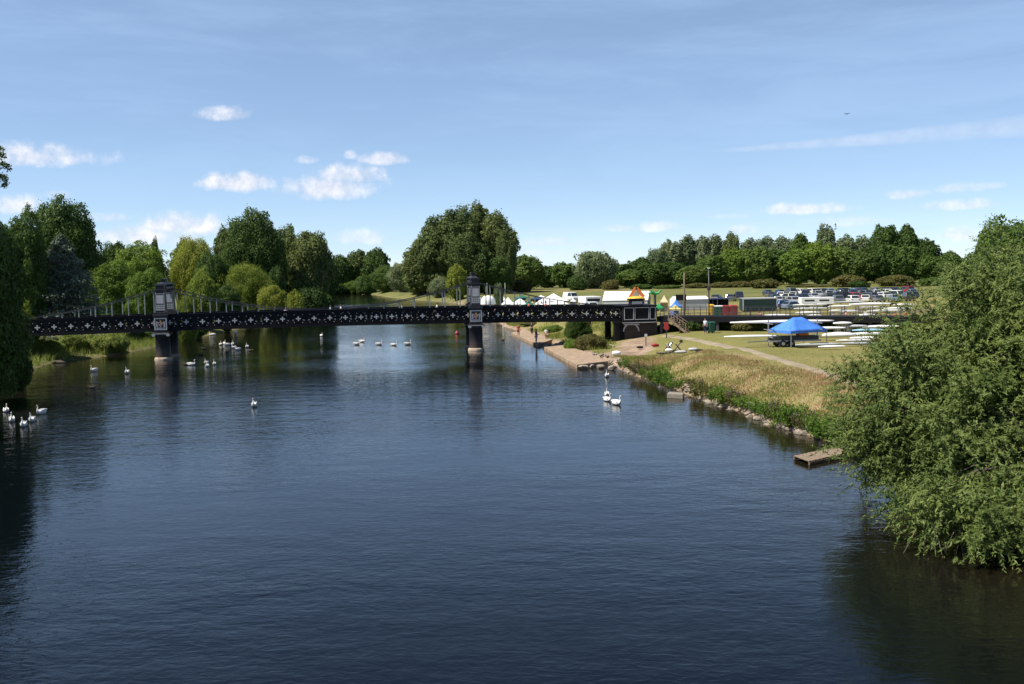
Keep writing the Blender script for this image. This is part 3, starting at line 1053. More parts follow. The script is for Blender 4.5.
# ---- the near willow on the right
def near_willow():
    rng = np.random.default_rng(21)
    bx, by = 22.5, 37.5
    zb = hz(bx, by)
    root = empty('willow_tree', (bx, by, zb), 0, 'big leafy willow in the right foreground, boughs trailing over the river', 'tree')
    o = np.array([bx, by, zb])
    env = [  # centre, radii, clusters
        ((17.55, 38.4, 4.2), (4.6, 4.6, 4.0), 220),
        ((15.6, 38.2, 2.3), (2.6, 2.6, 2.1), 75),
        ((16.9, 36.0, 1.7), (2.7, 2.0, 1.45), 60),
        ((21.4, 37.8, 6.6), (5.1, 5.2, 4.5), 230),
        ((26.5, 37, 6.5), (5.5, 5.5, 5.5), 120),
        ((16.3, 31.7, 1.4), (3.7, 2.4, 1.3), 100),
        ((17.4, 34.9, 3.2), (3.4, 2.6, 2.6), 120),
        ((23.5, 32.0, 2.6), (3.2, 2.6, 2.3), 60),
        ((21.0, 34.5, 4.8), (3.4, 2.6, 2.6), 80)]
    cl = []
    for c, r, k in env:
        c, r = np.array(c), np.array(r)
        for i in range(k):
            d = rng.normal(size=3)
            d /= np.linalg.norm(d)
            if d[1] > 0.3 and rng.random() < 0.5:
                d[1] *= -1
            q = 0.86 + 0.13 * rng.normal()
            if rng.random() < 0.2:
                q = 0.55
            p = c + d * r * q
            w_ = math.sin(p[0] * 1.9 + 1) + math.sin(p[1] * 1.7 + 2) + math.sin(p[2] * 2.3 + .5)
            if w_ < -1.05 and rng.random() < .85:
                continue
            if p[2] < 0.45:
                p[2] = 0.45 + rng.random() * 0.6
            cl.append((p, d))
    C, Nn, Al, S = [], [], [], []
    mb = MB()
    trunks = [((0, 0, -0.6), (-1.2, 0.4, 2.2), (-3.2, 0.8, 4.6)), ((0.4, 0.3, -0.6), (0.3, 0.3, 3.4), (-0.6, 0.2, 7.0)), ((0.8, -0.2, -0.6), (2.2, -0.4, 3.0), (4.0, -0.6, 6.2)), ((0, -0.3, -0.6), (-1.9, -2.2, 1.3), (-4.9, -4.9, 1.5))]
    for t in trunks:
        mb.tube(t, [0.42, 0.3, 0.14], 10)
    hubs = [np.array(p) for t in trunks for p in (t[1], t[2])]
    for p, d in cl:
        pl = p - o
        h = min(hubs, key=lambda q: np.linalg.norm(q - pl))
        mid = (h + pl) / 2 + np.array([0, 0, 0.35])
        if rng.random() < 0.3:
            mb.tube([h, mid, h + (pl - h) * .8], [0.05, 0.03, 0.012], 4, False)
        ns = 17
        out = d * np.array([1, 1, 0.6]) + np.array([-0.1, -0.25, 0.12])
        out /= np.linalg.norm(out)
        for s in range(ns):
            ax = out + rng.normal(size=3) * 0.75
            ax /= np.linalg.norm(ax)
            L = 0.5 + 0.65 * rng.random()
            st = pl + rng.normal(size=3) * 0.3 - out * 0.2
            nl = 19
            t = np.linspace(0.08, 1, nl)
            pos = st + ax * (t * L)[:, None]
            pos[:, 2] -= 0.2 * t ** 2 * L
            side = np.cross(ax, rng.normal(size=3))
            side /= np.linalg.norm(side)
            sg = np.where(np.arange(nl) % 2 == 0, 1, -1)[:, None]
            la = ax * 0.8 + side * sg * 0.8 + np.array([0, 0, -0.12]) + rng.normal(size=(nl, 3)) * 0.35
            nn = np.array([0, 0, 0.55]) + d * 0.55 + np.array([-0.1, -0.1, 0]) + rng.normal(size=(nl, 3)) * 0.55
            pos = pos + unit(la) * 0.06
            C.append(pos)
            Al.append(la)
            Nn.append(nn)
            S.append(np.full(nl, 0.09 + 0.045 * rng.random()) * (1 - 0.35 * t))
    for c, r, k in env:                                   # inner foliage
        n = k * 90
        d = unit(rng.normal(size=(n, 3)))
        C.append(np.array(c) - o + d * np.array(r) * (0.35 + 0.5 * rng.random((n, 1))))
        Al.append(rng.normal(size=(n, 3)) + np.array([0, 0, -0.8]))
        Nn.append(d + rng.normal(size=(n, 3)) * 0.6)
        S.append(rng.uniform(0.1, 0.17, n))
    C, Nn, Al, S = np.concatenate(C), unit(np.concatenate(Nn)), np.concatenate(Al), np.concatenate(S)
    keep = C[:, 2] + zb > 0.04
    mesh_obj('crown', leaf_mesh('crown', C[keep], Nn[keep], S[keep], 0.29, LEAF['willow'], rng, Al[keep]), root)
    mb.build('trunk', M['bark'], root, True)
    tw = MB()
    for i in range(34):
        x_ = rng.uniform(-9.5, -3.5)
        y_ = rng.uniform(-8.2, -6.2)
        a = Vector((x_, y_ + 1.2, rng.uniform(0.3, 1.0) - zb + 0.2))
        b = a + Vector((rng.normal() * 0.5, -rng.uniform(0.3, 1.0), -a.z - zb - 0.1))
        m_ = a.lerp(b, 0.5) + Vector((rng.normal() * 0.15, -0.15, 0.1))
        tw.tube([a, m_, b], [0.022, 0.015, 0.006], 4, False)
    tw.build('bare_twigs', M['twig'], root, True)
    print('willow leaves', len(C))


near_willow()


# ---- grass and plants of the right bank
def blades(name, n, region, hmin, hmax, width, m, seed, dens=None, lean=0.35):
    rng = np.random.default_rng(seed)
    x0, x1, y0, y1, d0, d1 = region
    p = np.stack([rng.uniform(x0, x1, n * 6), rng.uniform(y0, y1, n * 6)], 1)
    d = sdist(p)
    k = (d > d0) & (d < d1)
    p, d = p[k], d[k]
    if dens is not None:
        k = rng.random(len(p)) < dens(p, d)
        p, d = p[k], d[k]
    p = p[:n]
    z = height(p)
    n = len(p)
    h = rng.uniform(hmin, hmax, n)
    base = np.column_stack([p, z - 0.03])
    tip = base + np.column_stack([rng.normal(size=n) * lean * h, rng.normal(size=n) * lean * h, h])
    a = rng.uniform(0, 6.28, n)
    w = np.column_stack([np.cos(a), np.sin(a), np.zeros(n)]) * width * (0.6 + 0.8 * rng.random(n))[:, None]
    mid = base * 0.45 + tip * 0.55 + np.array([0, 0, 0.05]) * h[:, None]
    V = np.stack([base - w, base + w, mid + w * 0.7, tip, mid - w * 0.7], 1)
    me = bpy.data.meshes.new(name)
    me.vertices.add(n * 5)
    me.vertices.foreach_set('co', V.astype(np.float32).ravel())
    me.loops.add(n * 5)
    me.loops.foreach_set('vertex_index', np.arange(n * 5, dtype=np.int32))
    me.polygons.add(n)
    me.polygons.foreach_set('loop_start', np.arange(0, n * 5, 5, dtype=np.int32))
    me.materials.append(m)
    me.update(calc_edges=True)
    return tag(mesh_obj(name, me), kind='stuff')


REG = (2, 32, 48, 100)
nz = lambda p, s, sd: vnoise(p[:, 0] * s, p[:, 1] * s, sd)
tag(blades('straw_grass', 46000, REG + (1.3, 9), 0.06, 0.19, 0.022, LEAF['straw'], 1, lambda p, d: (0.35 + 0.65 * sstep(0.25, 0.6, nz(p, 0.5, 9))) * (1 - sstep(6, 9, d))), 'dry straw-coloured grass on the right bank slope', 'grass')
tag(blades('rusty_weeds', 10000, REG + (2, 8), 0.1, 0.26, 0.02, LEAF['rust'], 2, lambda p, d: sstep(0.42, 0.65, nz(p, 0.33, 12))), 'rust-brown dead weeds on the right bank', 'weeds')
tag(blades('green_grass', 22000, REG + (0.8, 6.5), 0.1, 0.28, 0.022, LEAF['grass'], 3, lambda p, d: sstep(0.35, 0.62, nz(p, 0.4, 15)) * (1 - sstep(2.2, 6.5, d))), 'green tufts of grass along the right water edge', 'grass')
tag(blades('short_turf', 26000, (8, 45, 62, 128, 6, 60), 0.03, 0.08, 0.03, LEAF['grass'], 4, lambda p, d: 0.15 + 0.85 * sstep(.3, .8, nz(p, 0.4, 18))), 'short tufts of greener turf in the dry meadow', 'grass')
tag(blades('bank_reeds', 9000, (-64, -36, 84, 150, 0.1, 7), 0.4, 1.1, 0.025, LEAF['reed'], 5), 'pale reeds and long grass on the left bank', 'reeds')
tag(blades('waterside_grass', 9000, (-4, 14, 98, 165, 0.4, 12), 0.2, 0.6, 0.03, LEAF['grass'], 6, lambda p, d: sstep(0.35, 0.6, nz(p, 0.3, 21)) * (1 - (1 - sstep(2.2, 3.6, seg_dist(p, track_line, False))))), 'rough grass behind the landing stages', 'grass')


def plant_mesh(kind, seed):
    """upright waterside clump: stems with leaves"""
    rng = np.random.default_rng(seed)
    C, Nn, Al, S = [], [], [], []
    fl = []
    mb = MB()
    for i in range(46):
        a, r = rng.uniform(0, 6.28), 0.55 * rng.random() ** 0.5
        b = np.array([math.cos(a) * r, math.sin(a) * r, 0])
        h = (1.0 - 0.45 * r / 0.55) * rng.uniform(0.75, 1.1)
        tip = b + np.array([b[0] * 0.5 + rng.normal() * 0.08, b[1] * 0.5 + rng.normal() * 0.08, h])
        mb.tube([b - np.array([0, 0, 0.1]), tip], [0.012, 0.004], 3, False)
        n = 20
        t = rng.uniform(0.12, 1, n)
        C.append(b + (tip - b) * t[:, None] + rng.normal(size=(n, 3)) * 0.05)
        Al.append(np.array([0, 0, 0.5]) + rng.normal(size=(n, 3)))
        Nn.append(rng.normal(size=(n, 3)) + np.array([0, 0, 0.6]))
        S.append(rng.uniform(0.06, 0.11, n))
        if i % 2 == 0:
            fl.append(tip + rng.normal(size=(14, 3)) * np.array([0.03, 0.03, 0.09]))
    C, Nn, Al, S = np.concatenate(C), unit(np.concatenate(Nn)), np.concatenate(Al), np.concatenate(S)
    lv = leaf_mesh('leaves', C, Nn, S, 0.3, LEAF[kind], rng, Al)
    fl = np.concatenate(fl)
    flm = leaf_mesh('flowers', fl, unit(rng.normal(size=fl.shape)), np.full(len(fl), 0.035), 0.6, LEAF['purple'], rng)
    return lv, mb.mesh('stems', LEAF['bank']), flm


PM = {(k, s): plant_mesh(k, s) for k in ('bank', 'olive') for s in (1, 2)}
PLANTS = [  # px, py(base), width m, height m, kind, flowers
    (622, 370, 0.9, 1.3, 'bank', 0), (631, 372, 1.0, 1.0, 'olive', 0), (637, 377, 1.0, 1.5, 'olive', 1), (645, 379, 1.0, 1.2, 'bank', 0),
    (650, 381, 0.9, 1.6, 'olive', 1), (657, 386, 1.5, 2.0, 'bank', 0), (662, 387, 1.2, 1.6, 'bank', 0), (673, 391, 1.1, 1.0, 'bank', 0),
    (684, 388, 1.3, 0.9, 'olive', 0), (697, 395, 1.1, 1.2, 'olive', 1), (703, 399, 1.7, 1.4, 'olive', 0), (718, 404, 1.2, 1.6, 'bank', 0),
    (724, 405, 1.1, 1.2, 'bank', 0), (733, 407, 1.1, 1.4, 'olive', 1), (744, 410, 1.3, 1.1, 'bank', 0), (757, 415, 1.3, 1.1, 'bank', 0),
    (768, 419, 1.2, 1.3, 'bank', 0), (776, 422, 1.2, 1.5, 'olive', 1), (785, 425, 1.3, 1.5, 'bank', 0), (795, 427, 1.5, 1.7, 'bank', 0),
    (804, 430, 1.2, 1.3, 'olive', 1), (815, 434, 1.3, 1.4, 'bank', 0), (825, 439, 1.6, 1.3, 'bank', 0), (834, 440, 1.6, 1.4, 'bank', 0),
    (846, 438, 1.3, 1.1, 'olive', 0), (774, 430, 0.6, 0.5, 'bank', 0)]
for i, (px, py, w, h, k, fw) in enumerate(PLANTS):
    q = ground(px + 2, py - 3.5, 0.4)
    what = 'purple-flowered loosestrife clump' if fw else ('tall bright green waterside clump' if h > 1.35 and k == 'bank' else 'low green waterside clump' if k == 'bank' else 'olive-brown waterside clump')
    where = 'near the landing stage' if px < 668 else 'by the small stone step' if px < 710 else 'halfway along the rocky bank' if px < 790 else 'near the wooden jetty'
    e = empty('loosestrife' if fw else 'waterside_plant', (q.x, q.y, max(q.z, 0.05) - 0.05), rnd.uniform(0, 6), what + ' on the right bank ' + where, 'plant', 'waterside plants on the right bank')
    e.scale = (w * .85, w * .85, h * .82)
    lv, st, flm = PM[(k, 1 + i % 2)]
    mesh_obj('leaves', lv, e)
    mesh_obj('stems', st, e)
    if fw:
        mesh_obj('flowers', flm, e)


# rocks of the bank
def rock_mesh(seed):
    r = np.random.default_rng(seed)
    bm = bmesh.new()
    bmesh.ops.create_icosphere(bm, subdivisions=2, radius=1)
    cuts = [(r.normal(size=3), r.uniform(0.55, 0.9)) for _ in range(9)]
    for v in bm.verts:
        p = np.array(v.co)
        for nn, dd in cuts:
            nn = nn / np.linalg.norm(nn)
            e = p @ nn - dd
            if e > 0:
                p = p - nn * e
        v.co = p * np.array([1.2, 0.9, 0.65])
    me_ = bpy.data.meshes.new('rock')
    bm.to_mesh(me_)
    bm.free()
    me_.materials.append(M['rock'])
    return me_


RM = [rock_mesh(i) for i in range(5)]
edge = [Vector(p) for p in RIGHT[7:24]]
for i in range(280):
    k = rnd.randrange(len(edge) - 1)
    q = edge[k].lerp(edge[k + 1], rnd.random())
    nrm = (edge[k + 1] - edge[k]).orthogonal().normalized()
    off = rnd.uniform(-0.3, 0.95)
    c1, c2 = q + nrm * off, q - nrm * off
    d1 = float(sdist(np.array([c1[:]]))[0])
    c = c1 if (d1 > 0) == (off > 0) else c2
    s = rnd.choice([rnd.uniform(0.1, 0.22), rnd.uniform(0.18, 0.4)]) * (1.1 if c.y < 68 else 0.8)
    o = mesh_obj('boulder', RM[i % 5])
    o.location = (c.x, c.y, max(hz(c.x, c.y), -0.12) + s * 0.12)
    o.rotation_euler = (rnd.uniform(-0.3, 0.3), rnd.uniform(-0.3, 0.3), rnd.uniform(0, 6))
    o.scale = (s, s, s)
    tag(o, 'grey-brown boulder in the broken row along the right water edge', 'boulder', 'boulders along the right bank')
for i, (px, py) in enumerate(((549, 345), (553, 346), (557, 345), (561, 347.5), (545, 346), (583, 367), (592, 366), (600, 366.5), (612, 368))):
    q = P(px, py, 0.2)
    o = mesh_obj('boulder', RM[i % 5])
    o.location = (q.x, q.y, 0.2)
    o.rotation_euler.z = i * 1.3
    s = 0.32 + 0.08 * (i % 3)
    o.scale = (s, s, s)
    tag(o, 'grey boulder in the gap between the two landing stages' if px < 570 else 'grey boulder at the water before the near landing stage', 'boulder', 'boulders by the landing stages')

# ------------------------------------------------------------------ suspension footbridge
PL = P(161, 360.5, 0) + Vector((0, 0.85, 0))
PR = P(476, 351, 0) + Vector((0, 0.85, 0))
U = (PR - PL).normalized()
SPAN = (PR - PL).length
BAY = SPAN / 20
ALPHA = math.atan2(U.y, U.x)
WID = 4.6                      # spacing of near and far girder
print('bridge span', SPAN, 'angle', math.degrees(ALPHA), 'dist', PL.y, PR.y)
bridge = empty('suspension_footbridge', PL, ALPHA, 'long black iron suspension footbridge with white crosses and two pylons across the river', 'bridge')
X0, X1 = -10 * BAY, 30 * BAY


def deck_z(x):
    return 3.02 + 0.36 * (1 - ((x - 10 * BAY) / (20 * BAY)) ** 2)


GH = 1.82                      # girder depth
TOWERX = (0.0, SPAN)


def girder(y, crosses):
    mb = MB()
    for i in range(40):
        xa, xb = X0 + i * BAY, X0 + (i + 1) * BAY
        za, zb = deck_z(xa), deck_z(xb)
        xm, zm = (xa + xb) / 2, (za + zb) / 2 + GH / 2
        mb.cur = 0
        mb.bar((xa, y, za + 0.14), (xb, y, zb + 0.14), 0.2, 0.28)
        mb.bar((xa, y, za + GH - 0.14), (xb, y, zb + GH - 0.14), 0.2, 0.28)
        mb.bar((xa, y, za + GH + 0.02), (xb, y, zb + GH + 0.02), 0.32, 0.06)
        mb.bar((xa, y, za - 0.02), (xb, y, zb - 0.02), 0.32, 0.06)
        mb.bar((xa, y + 0.01, za + 0.25), (xa, y + 0.01, za + GH - 0.25), 0.42, 0.12)
        for s in (1, -1):
            mb.bar((xa + 0.1, y + 0.02 * s, zm - s * 0.62), (xb - 0.1, y + 0.02 * s, zm + s * 0.62), 0.05, 0.36)
        mb.bar((xm, y + 0.06, za + 0.2), (xm, y + 0.06, za + GH - 0.2), 0.3, 0.03)
        if crosses:
            mb.cur = 1
            r1, r2, yy = 0.3, 0.105, y - 0.10
            pts_ = []
            for k in range(8):
                a = k * math.pi / 4
                r = r1 if k % 2 == 0 else r2
                if k % 2 == 0:
                    for da in (-0.3, 0, 0.3):
                        pts_.append((xm + math.cos(a + da) * r * (1 if da == 0 else 0.85), zm + math.sin(a + da) * r * (1 if da == 0 else 0.85)))
                else:
                    pts_.append((xm + math.cos(a) * r, zm + math.sin(a) * r))
            mb.prism(pts_, yy, yy + 0.05)
            for sx in (-1, 1):
                for sz in (-1, 1):
                    cx_, cz_ = xm + sx * 0.47, zm + sz * 0.44
                    mb.prism([(cx_ + 0.055 * math.cos(k * math.pi / 3), cz_ + 0.055 * math.sin(k * math.pi / 3)) for k in range(6)], yy, yy + 0.05)
    return mb


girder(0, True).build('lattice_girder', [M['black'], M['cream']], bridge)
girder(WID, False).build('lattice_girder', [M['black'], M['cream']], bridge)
mb = MB()
for i in range(40):
    xa, xb = X0 + i * BAY, X0 + (i + 1) * BAY
    mb.add([(xa, 0.2, deck_z(xa) + 0.6), (xb, 0.2, deck_z(xb) + 0.6), (xb, WID - 0.2, deck_z(xb) + 0.6), (xa, WID - 0.2, deck_z(xa) + 0.6),
            (xa, 0.2, deck_z(xa) + 0.42), (xb, 0.2, deck_z(xb) + 0.42), (xb, WID - 0.2, deck_z(xb) + 0.42), (xa, WID - 0.2, deck_z(xa) + 0.42)],
           [(0, 1, 2, 3), (7, 6, 5, 4), (0, 4, 5, 1), (3, 2, 6, 7)])
    mb.bar((xa, 0.2, deck_z(xa) + 0.3), (xa, WID - 0.2, deck_z(xa) + 0.3), 0.16, 0.2)
mb.build('deck', M['dark_metal'], bridge)

TZ = 8.15                      # where the chains meet the towers


def chain_z(x):
    m = 10 * BAY
    if 0 <= x <= SPAN:
        lo = deck_z(m) + GH + 0.03
        return lo + (TZ - lo) * ((x - m) / m) ** 2
    t = (-x if x < 0 else x - SPAN) / (8.6 * BAY)
    e = deck_z(x) + GH
    return TZ + (e - TZ) * t - 0.55 * math.sin(math.pi * min(t, 1)) * 0.8


for y in (0.0, WID):
    mb = MB()
    xs_ = [i * BAY / 2 for i in range(-17, 58)]
    for a, b in zip(xs_[:-1], xs_[1:]):
        for o_ in (-0.05, 0.05):
            mb.bar((a, y + o_, chain_z(a)), (b, y + o_, chain_z(b)), 0.04, 0.1)
    mb.build('suspension_chain', M['dark_metal'], bridge)
    for i in range(-8, 29):
        x_ = i * BAY
        if i in (0, 20):
            continue
        h = chain_z(x_) - deck_z(x_) - GH
        if h > 0.22:
            MB().box(x_ - 0.06, x_ + 0.06, y - 0.04, y + 0.04, deck_z(x_) + GH - 0.02, chain_z(x_) - 0.03).build('hanger', M['hanger'], bridge)


def tower(x, y, near):
    zc = deck_z(x)
    sgn = -1 if near else 1
    mb = MB()
    # crest block, plinth, shaft, neck
    mb.box(x - 0.74, x + 0.74, y - 0.72, y + 0.72, zc - 0.12, zc + 1.68)
    mb.box(x - 0.82, x + 0.82, y - 0.8, y + 0.8, zc + 1.68, zc + 1.86)
    mb.box(x - 0.72, x + 0.72, y - 0.7, y + 0.7, zc + 1.86, zc + 2.12)
    mb.box(x - 0.56, x + 0.56, y - 0.6, y + 0.6, zc + 2.12, zc + 4.55, taper=0.84)
    mb.box(x - 0.6, x + 0.6, y - 0.58, y + 0.58, zc + 4.55, zc + 4.68)
    mb.box(x - 0.46, x + 0.46, y - 0.46, y + 0.46, zc + 4.68, zc + 5.05)
    mb.box(x - 0.56, x + 0.56, y - 0.54, y + 0.54, zc + 5.05, zc + 5.2)
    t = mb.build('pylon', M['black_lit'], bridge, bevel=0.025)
    # round pier
    MB().lathe([(0.84, -1.9), (0.84, 0.2), (0.8, 0.9), (0.79, zc - 0.62), (0.86, zc - 0.56)], 28, (x, y)).build('pier', M['pier'], t, True)
    MB().lathe([(0.98, -1.9), (0.98, 0.12), (0.94, 0.24), (0.86, 0.33)], 28, (x, y)).build('stone_base', M['stone'], t, True)
    cp = MB()
    cp.box(x - 0.84, x + 0.84, y - 0.84, y + 0.84, zc - 0.58, zc - 0.36)
    cp.box(x - 0.98, x + 0.98, y - 0.98, y + 0.98, zc - 0.36, zc - 0.2)
    cp.box(x - 0.8, x + 0.8, y - 0.8, y + 0.8, zc - 0.2, zc - 0.121)
    cp.build('capital', M['black_lit'], t, bevel=0.03)
    f = sgn
    sc = MB()
    for s in (-1, 1):                                       # pale scrolls at the capital corners
        pr = [(x + s * 0.78 + 0.19 * math.cos(a), zc - 0.42 + 0.16 * math.sin(a)) for a in [k * math.pi / 6 for k in range(12)]]
        sc.prism(pr, y + f * 0.99 - 0.03, y + f * 0.99 + 0.05)
    sc.bar((x - 0.7, y + f * 1.0, zc - 0.29), (x + 0.7, y + f * 1.0, zc - 0.29), 0.05, 0.06)
    sc.build('scroll', M['cream'], t)
    faces = [(0, f)] + [(-1, 0), (1, 0)]
    fr = MB()
    yy = y + f * 0.74
    for s in (-1, 1):
        fr.box(x + s * 0.62 - 0.06, x + s * 0.62 + 0.06, yy - 0.03, yy + 0.03, zc + 0.14, zc + 1.5)
        fr.box(x - 0.559, x + 0.559, yy - 0.03, yy + 0.03, zc + 0.82 + s * 0.62 - 0.06, zc + 0.82 + s * 0.62 + 0.06)
    fr.build('crest_frame', M['cream'], t)
    # coat of arms: quartered shield with supporters and a crest on top
    cz = zc + 0.8
    cr = MB()
    mats_ = [M['cream'], M['crest_red'], M['crest_gold'], M['panel']]
    y0, y1 = sorted((yy, yy + f * 0.04))
    cr.cur = 0
    cr.prism([(x - 0.24, cz + 0.2), (x + 0.24, cz + 0.2), (x + 0.24, cz - 0.08), (x, cz - 0.36), (x - 0.24, cz - 0.08)], y0, y1)
    y2, y3 = sorted((yy + f * 0.035, yy + f * 0.06))
    cr.cur = 1
    cr.prism([(x - 0.21, cz + 0.17), (x - 0.02, cz + 0.17), (x - 0.02, cz - 0.03), (x - 0.21, cz - 0.03)], y2, y3)
    cr.prism([(x + 0.02, cz - 0.06), (x + 0.2, cz - 0.06), (x + 0.02, cz - 0.3)], y2, y3)
    cr.cur = 2
    cr.prism([(x + 0.02, cz + 0.17), (x + 0.21, cz + 0.17), (x + 0.21, cz - 0.03), (x + 0.02, cz - 0.03)], y2, y3)
    cr.prism([(x - 0.1, cz + 0.25), (x + 0.1, cz + 0.25), (x + 0.06, cz + 0.42), (x - 0.06, cz + 0.42)], y0, y1)
    cr.cur = 3
    for s in (-1, 1):
        cr.prism([(x + s * 0.3, cz - 0.34), (x + s * 0.46, cz - 0.34), (x + s * 0.5, cz + 0.1), (x + s * 0.38, cz + 0.36), (x + s * 0.28, cz + 0.18), (x + s * 0.34, cz)][::s], y0, y1)
    cr.prism([(x - 0.5, cz - 0.5), (x + 0.5, cz - 0.5), (x + 0.46, cz - 0.4), (x - 0.46, cz - 0.4)], y0, y1)
    cr.build('coat_of_arms', mats_, t)
    # shaft panels on the outer and the inner face
    pa, gr = MB(), MB()
    for f in (-1, 1):
        tilt = 0.6 * 0.16 / 2.43

        def fy(z):
            return y + f * (0.6 - (z - zc - 2.12) * tilt + 0.02)
        za, zb_ = zc + 3.1, zc + 4.05
        pa.add([(x - 0.4, fy(za), za), (x + 0.4, fy(za), za), (x + 0.38, fy(zb_), zb_), (x - 0.38, fy(zb_), zb_),
                (x - 0.4, fy(za) - f * 0.05, za), (x + 0.4, fy(za) - f * 0.05, za), (x + 0.38, fy(zb_) - f * 0.05, zb_), (x - 0.38, fy(zb_) - f * 0.05, zb_)],
               [(0, 1, 2, 3), (4, 7, 6, 5), (0, 4, 5, 1), (3, 2, 6, 7), (0, 3, 7, 4), (1, 5, 6, 2)])
        for k in range(4):
            for j in range(3):
                z0_ = zc + 2.32 + j * 0.235
                xx = x - 0.45 + k * 0.235
                gr.box(xx, xx + 0.19, min(fy(z0_), fy(z0_) - f * 0.06), max(fy(z0_), fy(z0_) - f * 0.06) + 0.012, z0_, z0_ + 0.18)
        gr.bar((x - 0.5, fy(zc + 4.2), zc + 4.2), (x + 0.5, fy(zc + 4.2), zc + 4.2), 0.03, 0.06)
        gr.bar((x - 0.62, fy(zc + 4.62) - f * 0.0, zc + 4.62), (x + 0.62, fy(zc + 4.62), zc + 4.62), 0.06, 0.05)
        for s in (-1, 1):
            gr.bar((x + s * 0.52, fy(zc + 2.2), zc + 2.2), (x + s * 0.45, fy(zc + 4.4), zc + 4.4), 0.035, 0.03)
    pa.build('grey_panel', M['panel'], t)
    gr.build('lattice_panel', M['cream'], t)
    return t


def pier_mat():
    m, nt, b = nodes_of('pier_iron')
    tc = nt.nodes.new('ShaderNodeTexCoord')
    sx = nt.nodes.new('ShaderNodeSeparateXYZ')
    nt.links.new(tc.outputs['Object'], sx.inputs[0])
    n = noise(nt, 2.0, 5, 0.6, tc.outputs['Object'])
    z = math_n(nt, 'ADD', sx.outputs[2], math_n(nt, 'MULTIPLY', n.outputs[0], 0.7))
    r = ramp(nt, [(0.0, (0.12, 0.075, 0.05)), (0.5, (0.05, 0.035, 0.03)), (1.0, (0.016, 0.016, 0.02))])
    nt.links.new(math_n(nt, 'MULTIPLY', z, 0.55), r.inputs[0])
    nt.links.new(r.outputs[0], b.inputs['Base Color'])
    b.inputs['Roughness'].default_value = 0.55
    return m


M['pier'] = pier_mat()
for x_ in TOWERX:
    tower(x_, 0.0, True)
    tower(x_, WID, False)
    zc = deck_z(x_)
    mb = MB()
    yc = WID / 2
    mb.box(x_ - 0.5, x_ + 0.5, 0.64, WID - 0.64, zc + 4.7, zc + 5.0)
    mb.box(x_ - 0.5, x_ + 0.5, -0.5, WID + 0.5, zc + 5.202, zc + 5.3)
    mb.box(x_ - 0.42, x_ + 0.42, -0.4, WID + 0.4, zc + 5.3, zc + 5.48, taper=0.5)
    mb.box(x_ - 0.2, x_ + 0.2, yc - 0.55, yc + 0.55, zc + 5.4, zc + 5.75)
    mb.box(x_ - 0.3, x_ + 0.3, yc - 0.7, yc + 0.7, zc + 5.75, zc + 5.87)
    mb.build('portal', M['black_lit'], bridge, bevel=0.02)

# ---- right abutment
ax0 = X1 - 0.1
zt = deck_z(X1)
mb = MB()
mb.box(ax0, ax0 + 4.1, -0.55, WID + 0.5, zt - 0.05, zt + 1.72)
mb.box(ax0 - 0.12, ax0 + 4.2, -0.67, WID + 0.6, zt + 1.72, zt + 1.86)
mb.box(ax0 - 0.12, ax0 + 4.2, -0.67, WID + 0.6, zt - 0.3, zt - 0.05)
mb.box(ax0 + 1.0, ax0 + 2.5, -0.5, 0.6, zt + 1.86, zt + 2.5)
mb.box(ax0 + 0.85, ax0 + 2.65, -0.6, 0.7, zt + 2.5, zt + 2.65)
ab = mb.build('abutment', M['black'], bridge, bevel=0.02)
mb = MB()
for a, b in ((0.12, 1.3), (1.42, 3.2), (3.3, 4.0)):
    for z in (zt + 0.14, zt + 1.55):
        mb.box(ax0 + a + 0.061, ax0 + b - 0.061, -0.6, -0.551, z, z + 0.07)
    for x_ in (a, b - 0.06):
        mb.box(ax0 + x_, ax0 + x_ + 0.06, -0.6, -0.551, zt + 0.14, zt + 1.62)
mb.box(ax0 - 0.1, ax0 + 4.15, -0.72, -0.671, zt - 0.24, zt - 0.16)
mb.box(ax0 + 1.1, ax0 + 2.4, -0.54, -0.501, zt + 2.0, zt + 2.35)
mb.build('panel_frame', M['wall_grey'], ab)
mb = MB()
mb.box(ax0 + 0.25, ax0 + 4.3, -0.2, WID + 0.2, 0.6, zt - 0.3)
mb.build('brick_wall', M['brick'], ab)
mb = MB()
ar = [(ax0 + 0.1 + 0.95 + 0.95 * math.cos(k * math.pi / 10), 1.75 + 0.95 * math.sin(k * math.pi / 10) * 1.0) for k in range(11)]
for a, b in zip(ar[:-1], ar[1:]):
    mb.bar((a[0], -0.24, a[1]), (b[0], -0.24, b[1]), 0.1, 0.16)
mb.bar((ax0 + 0.1, -0.4, zt - 0.42), (ax0 + 2.0, -0.4, zt - 0.42), 0.2, 0.12)
mb.build('arch_bracket', M['wall_grey'], ab)
for y_ in (0.0, WID):
    mb = MB()
    mb.box(X1 - 1.1, X1 - 0.45, y_ - 0.4, y_ + 0.4, 0.5, deck_z(X1 - 1) - 0.06)
    mb.box(X1 - 1.2, X1 - 0.35, y_ - 0.5, y_ + 0.5, deck_z(X1 - 1) - 0.3, deck_z(X1 - 1) - 0.08)
    mb.build('end_column', M['black'], bridge, bevel=0.03)
mb = MB()
mb.box(X0 - 3.5, X0 + 0.15, -0.4, WID + 0.4, -1.5, deck_z(X0) - 0.06)
mb.box(X0 - 3.5, X0 + 0.05, -0.5, WID + 0.5, deck_z(X0) - 0.05, deck_z(X0) + GH)
mb.build('left_abutment', M['brick'], bridge)

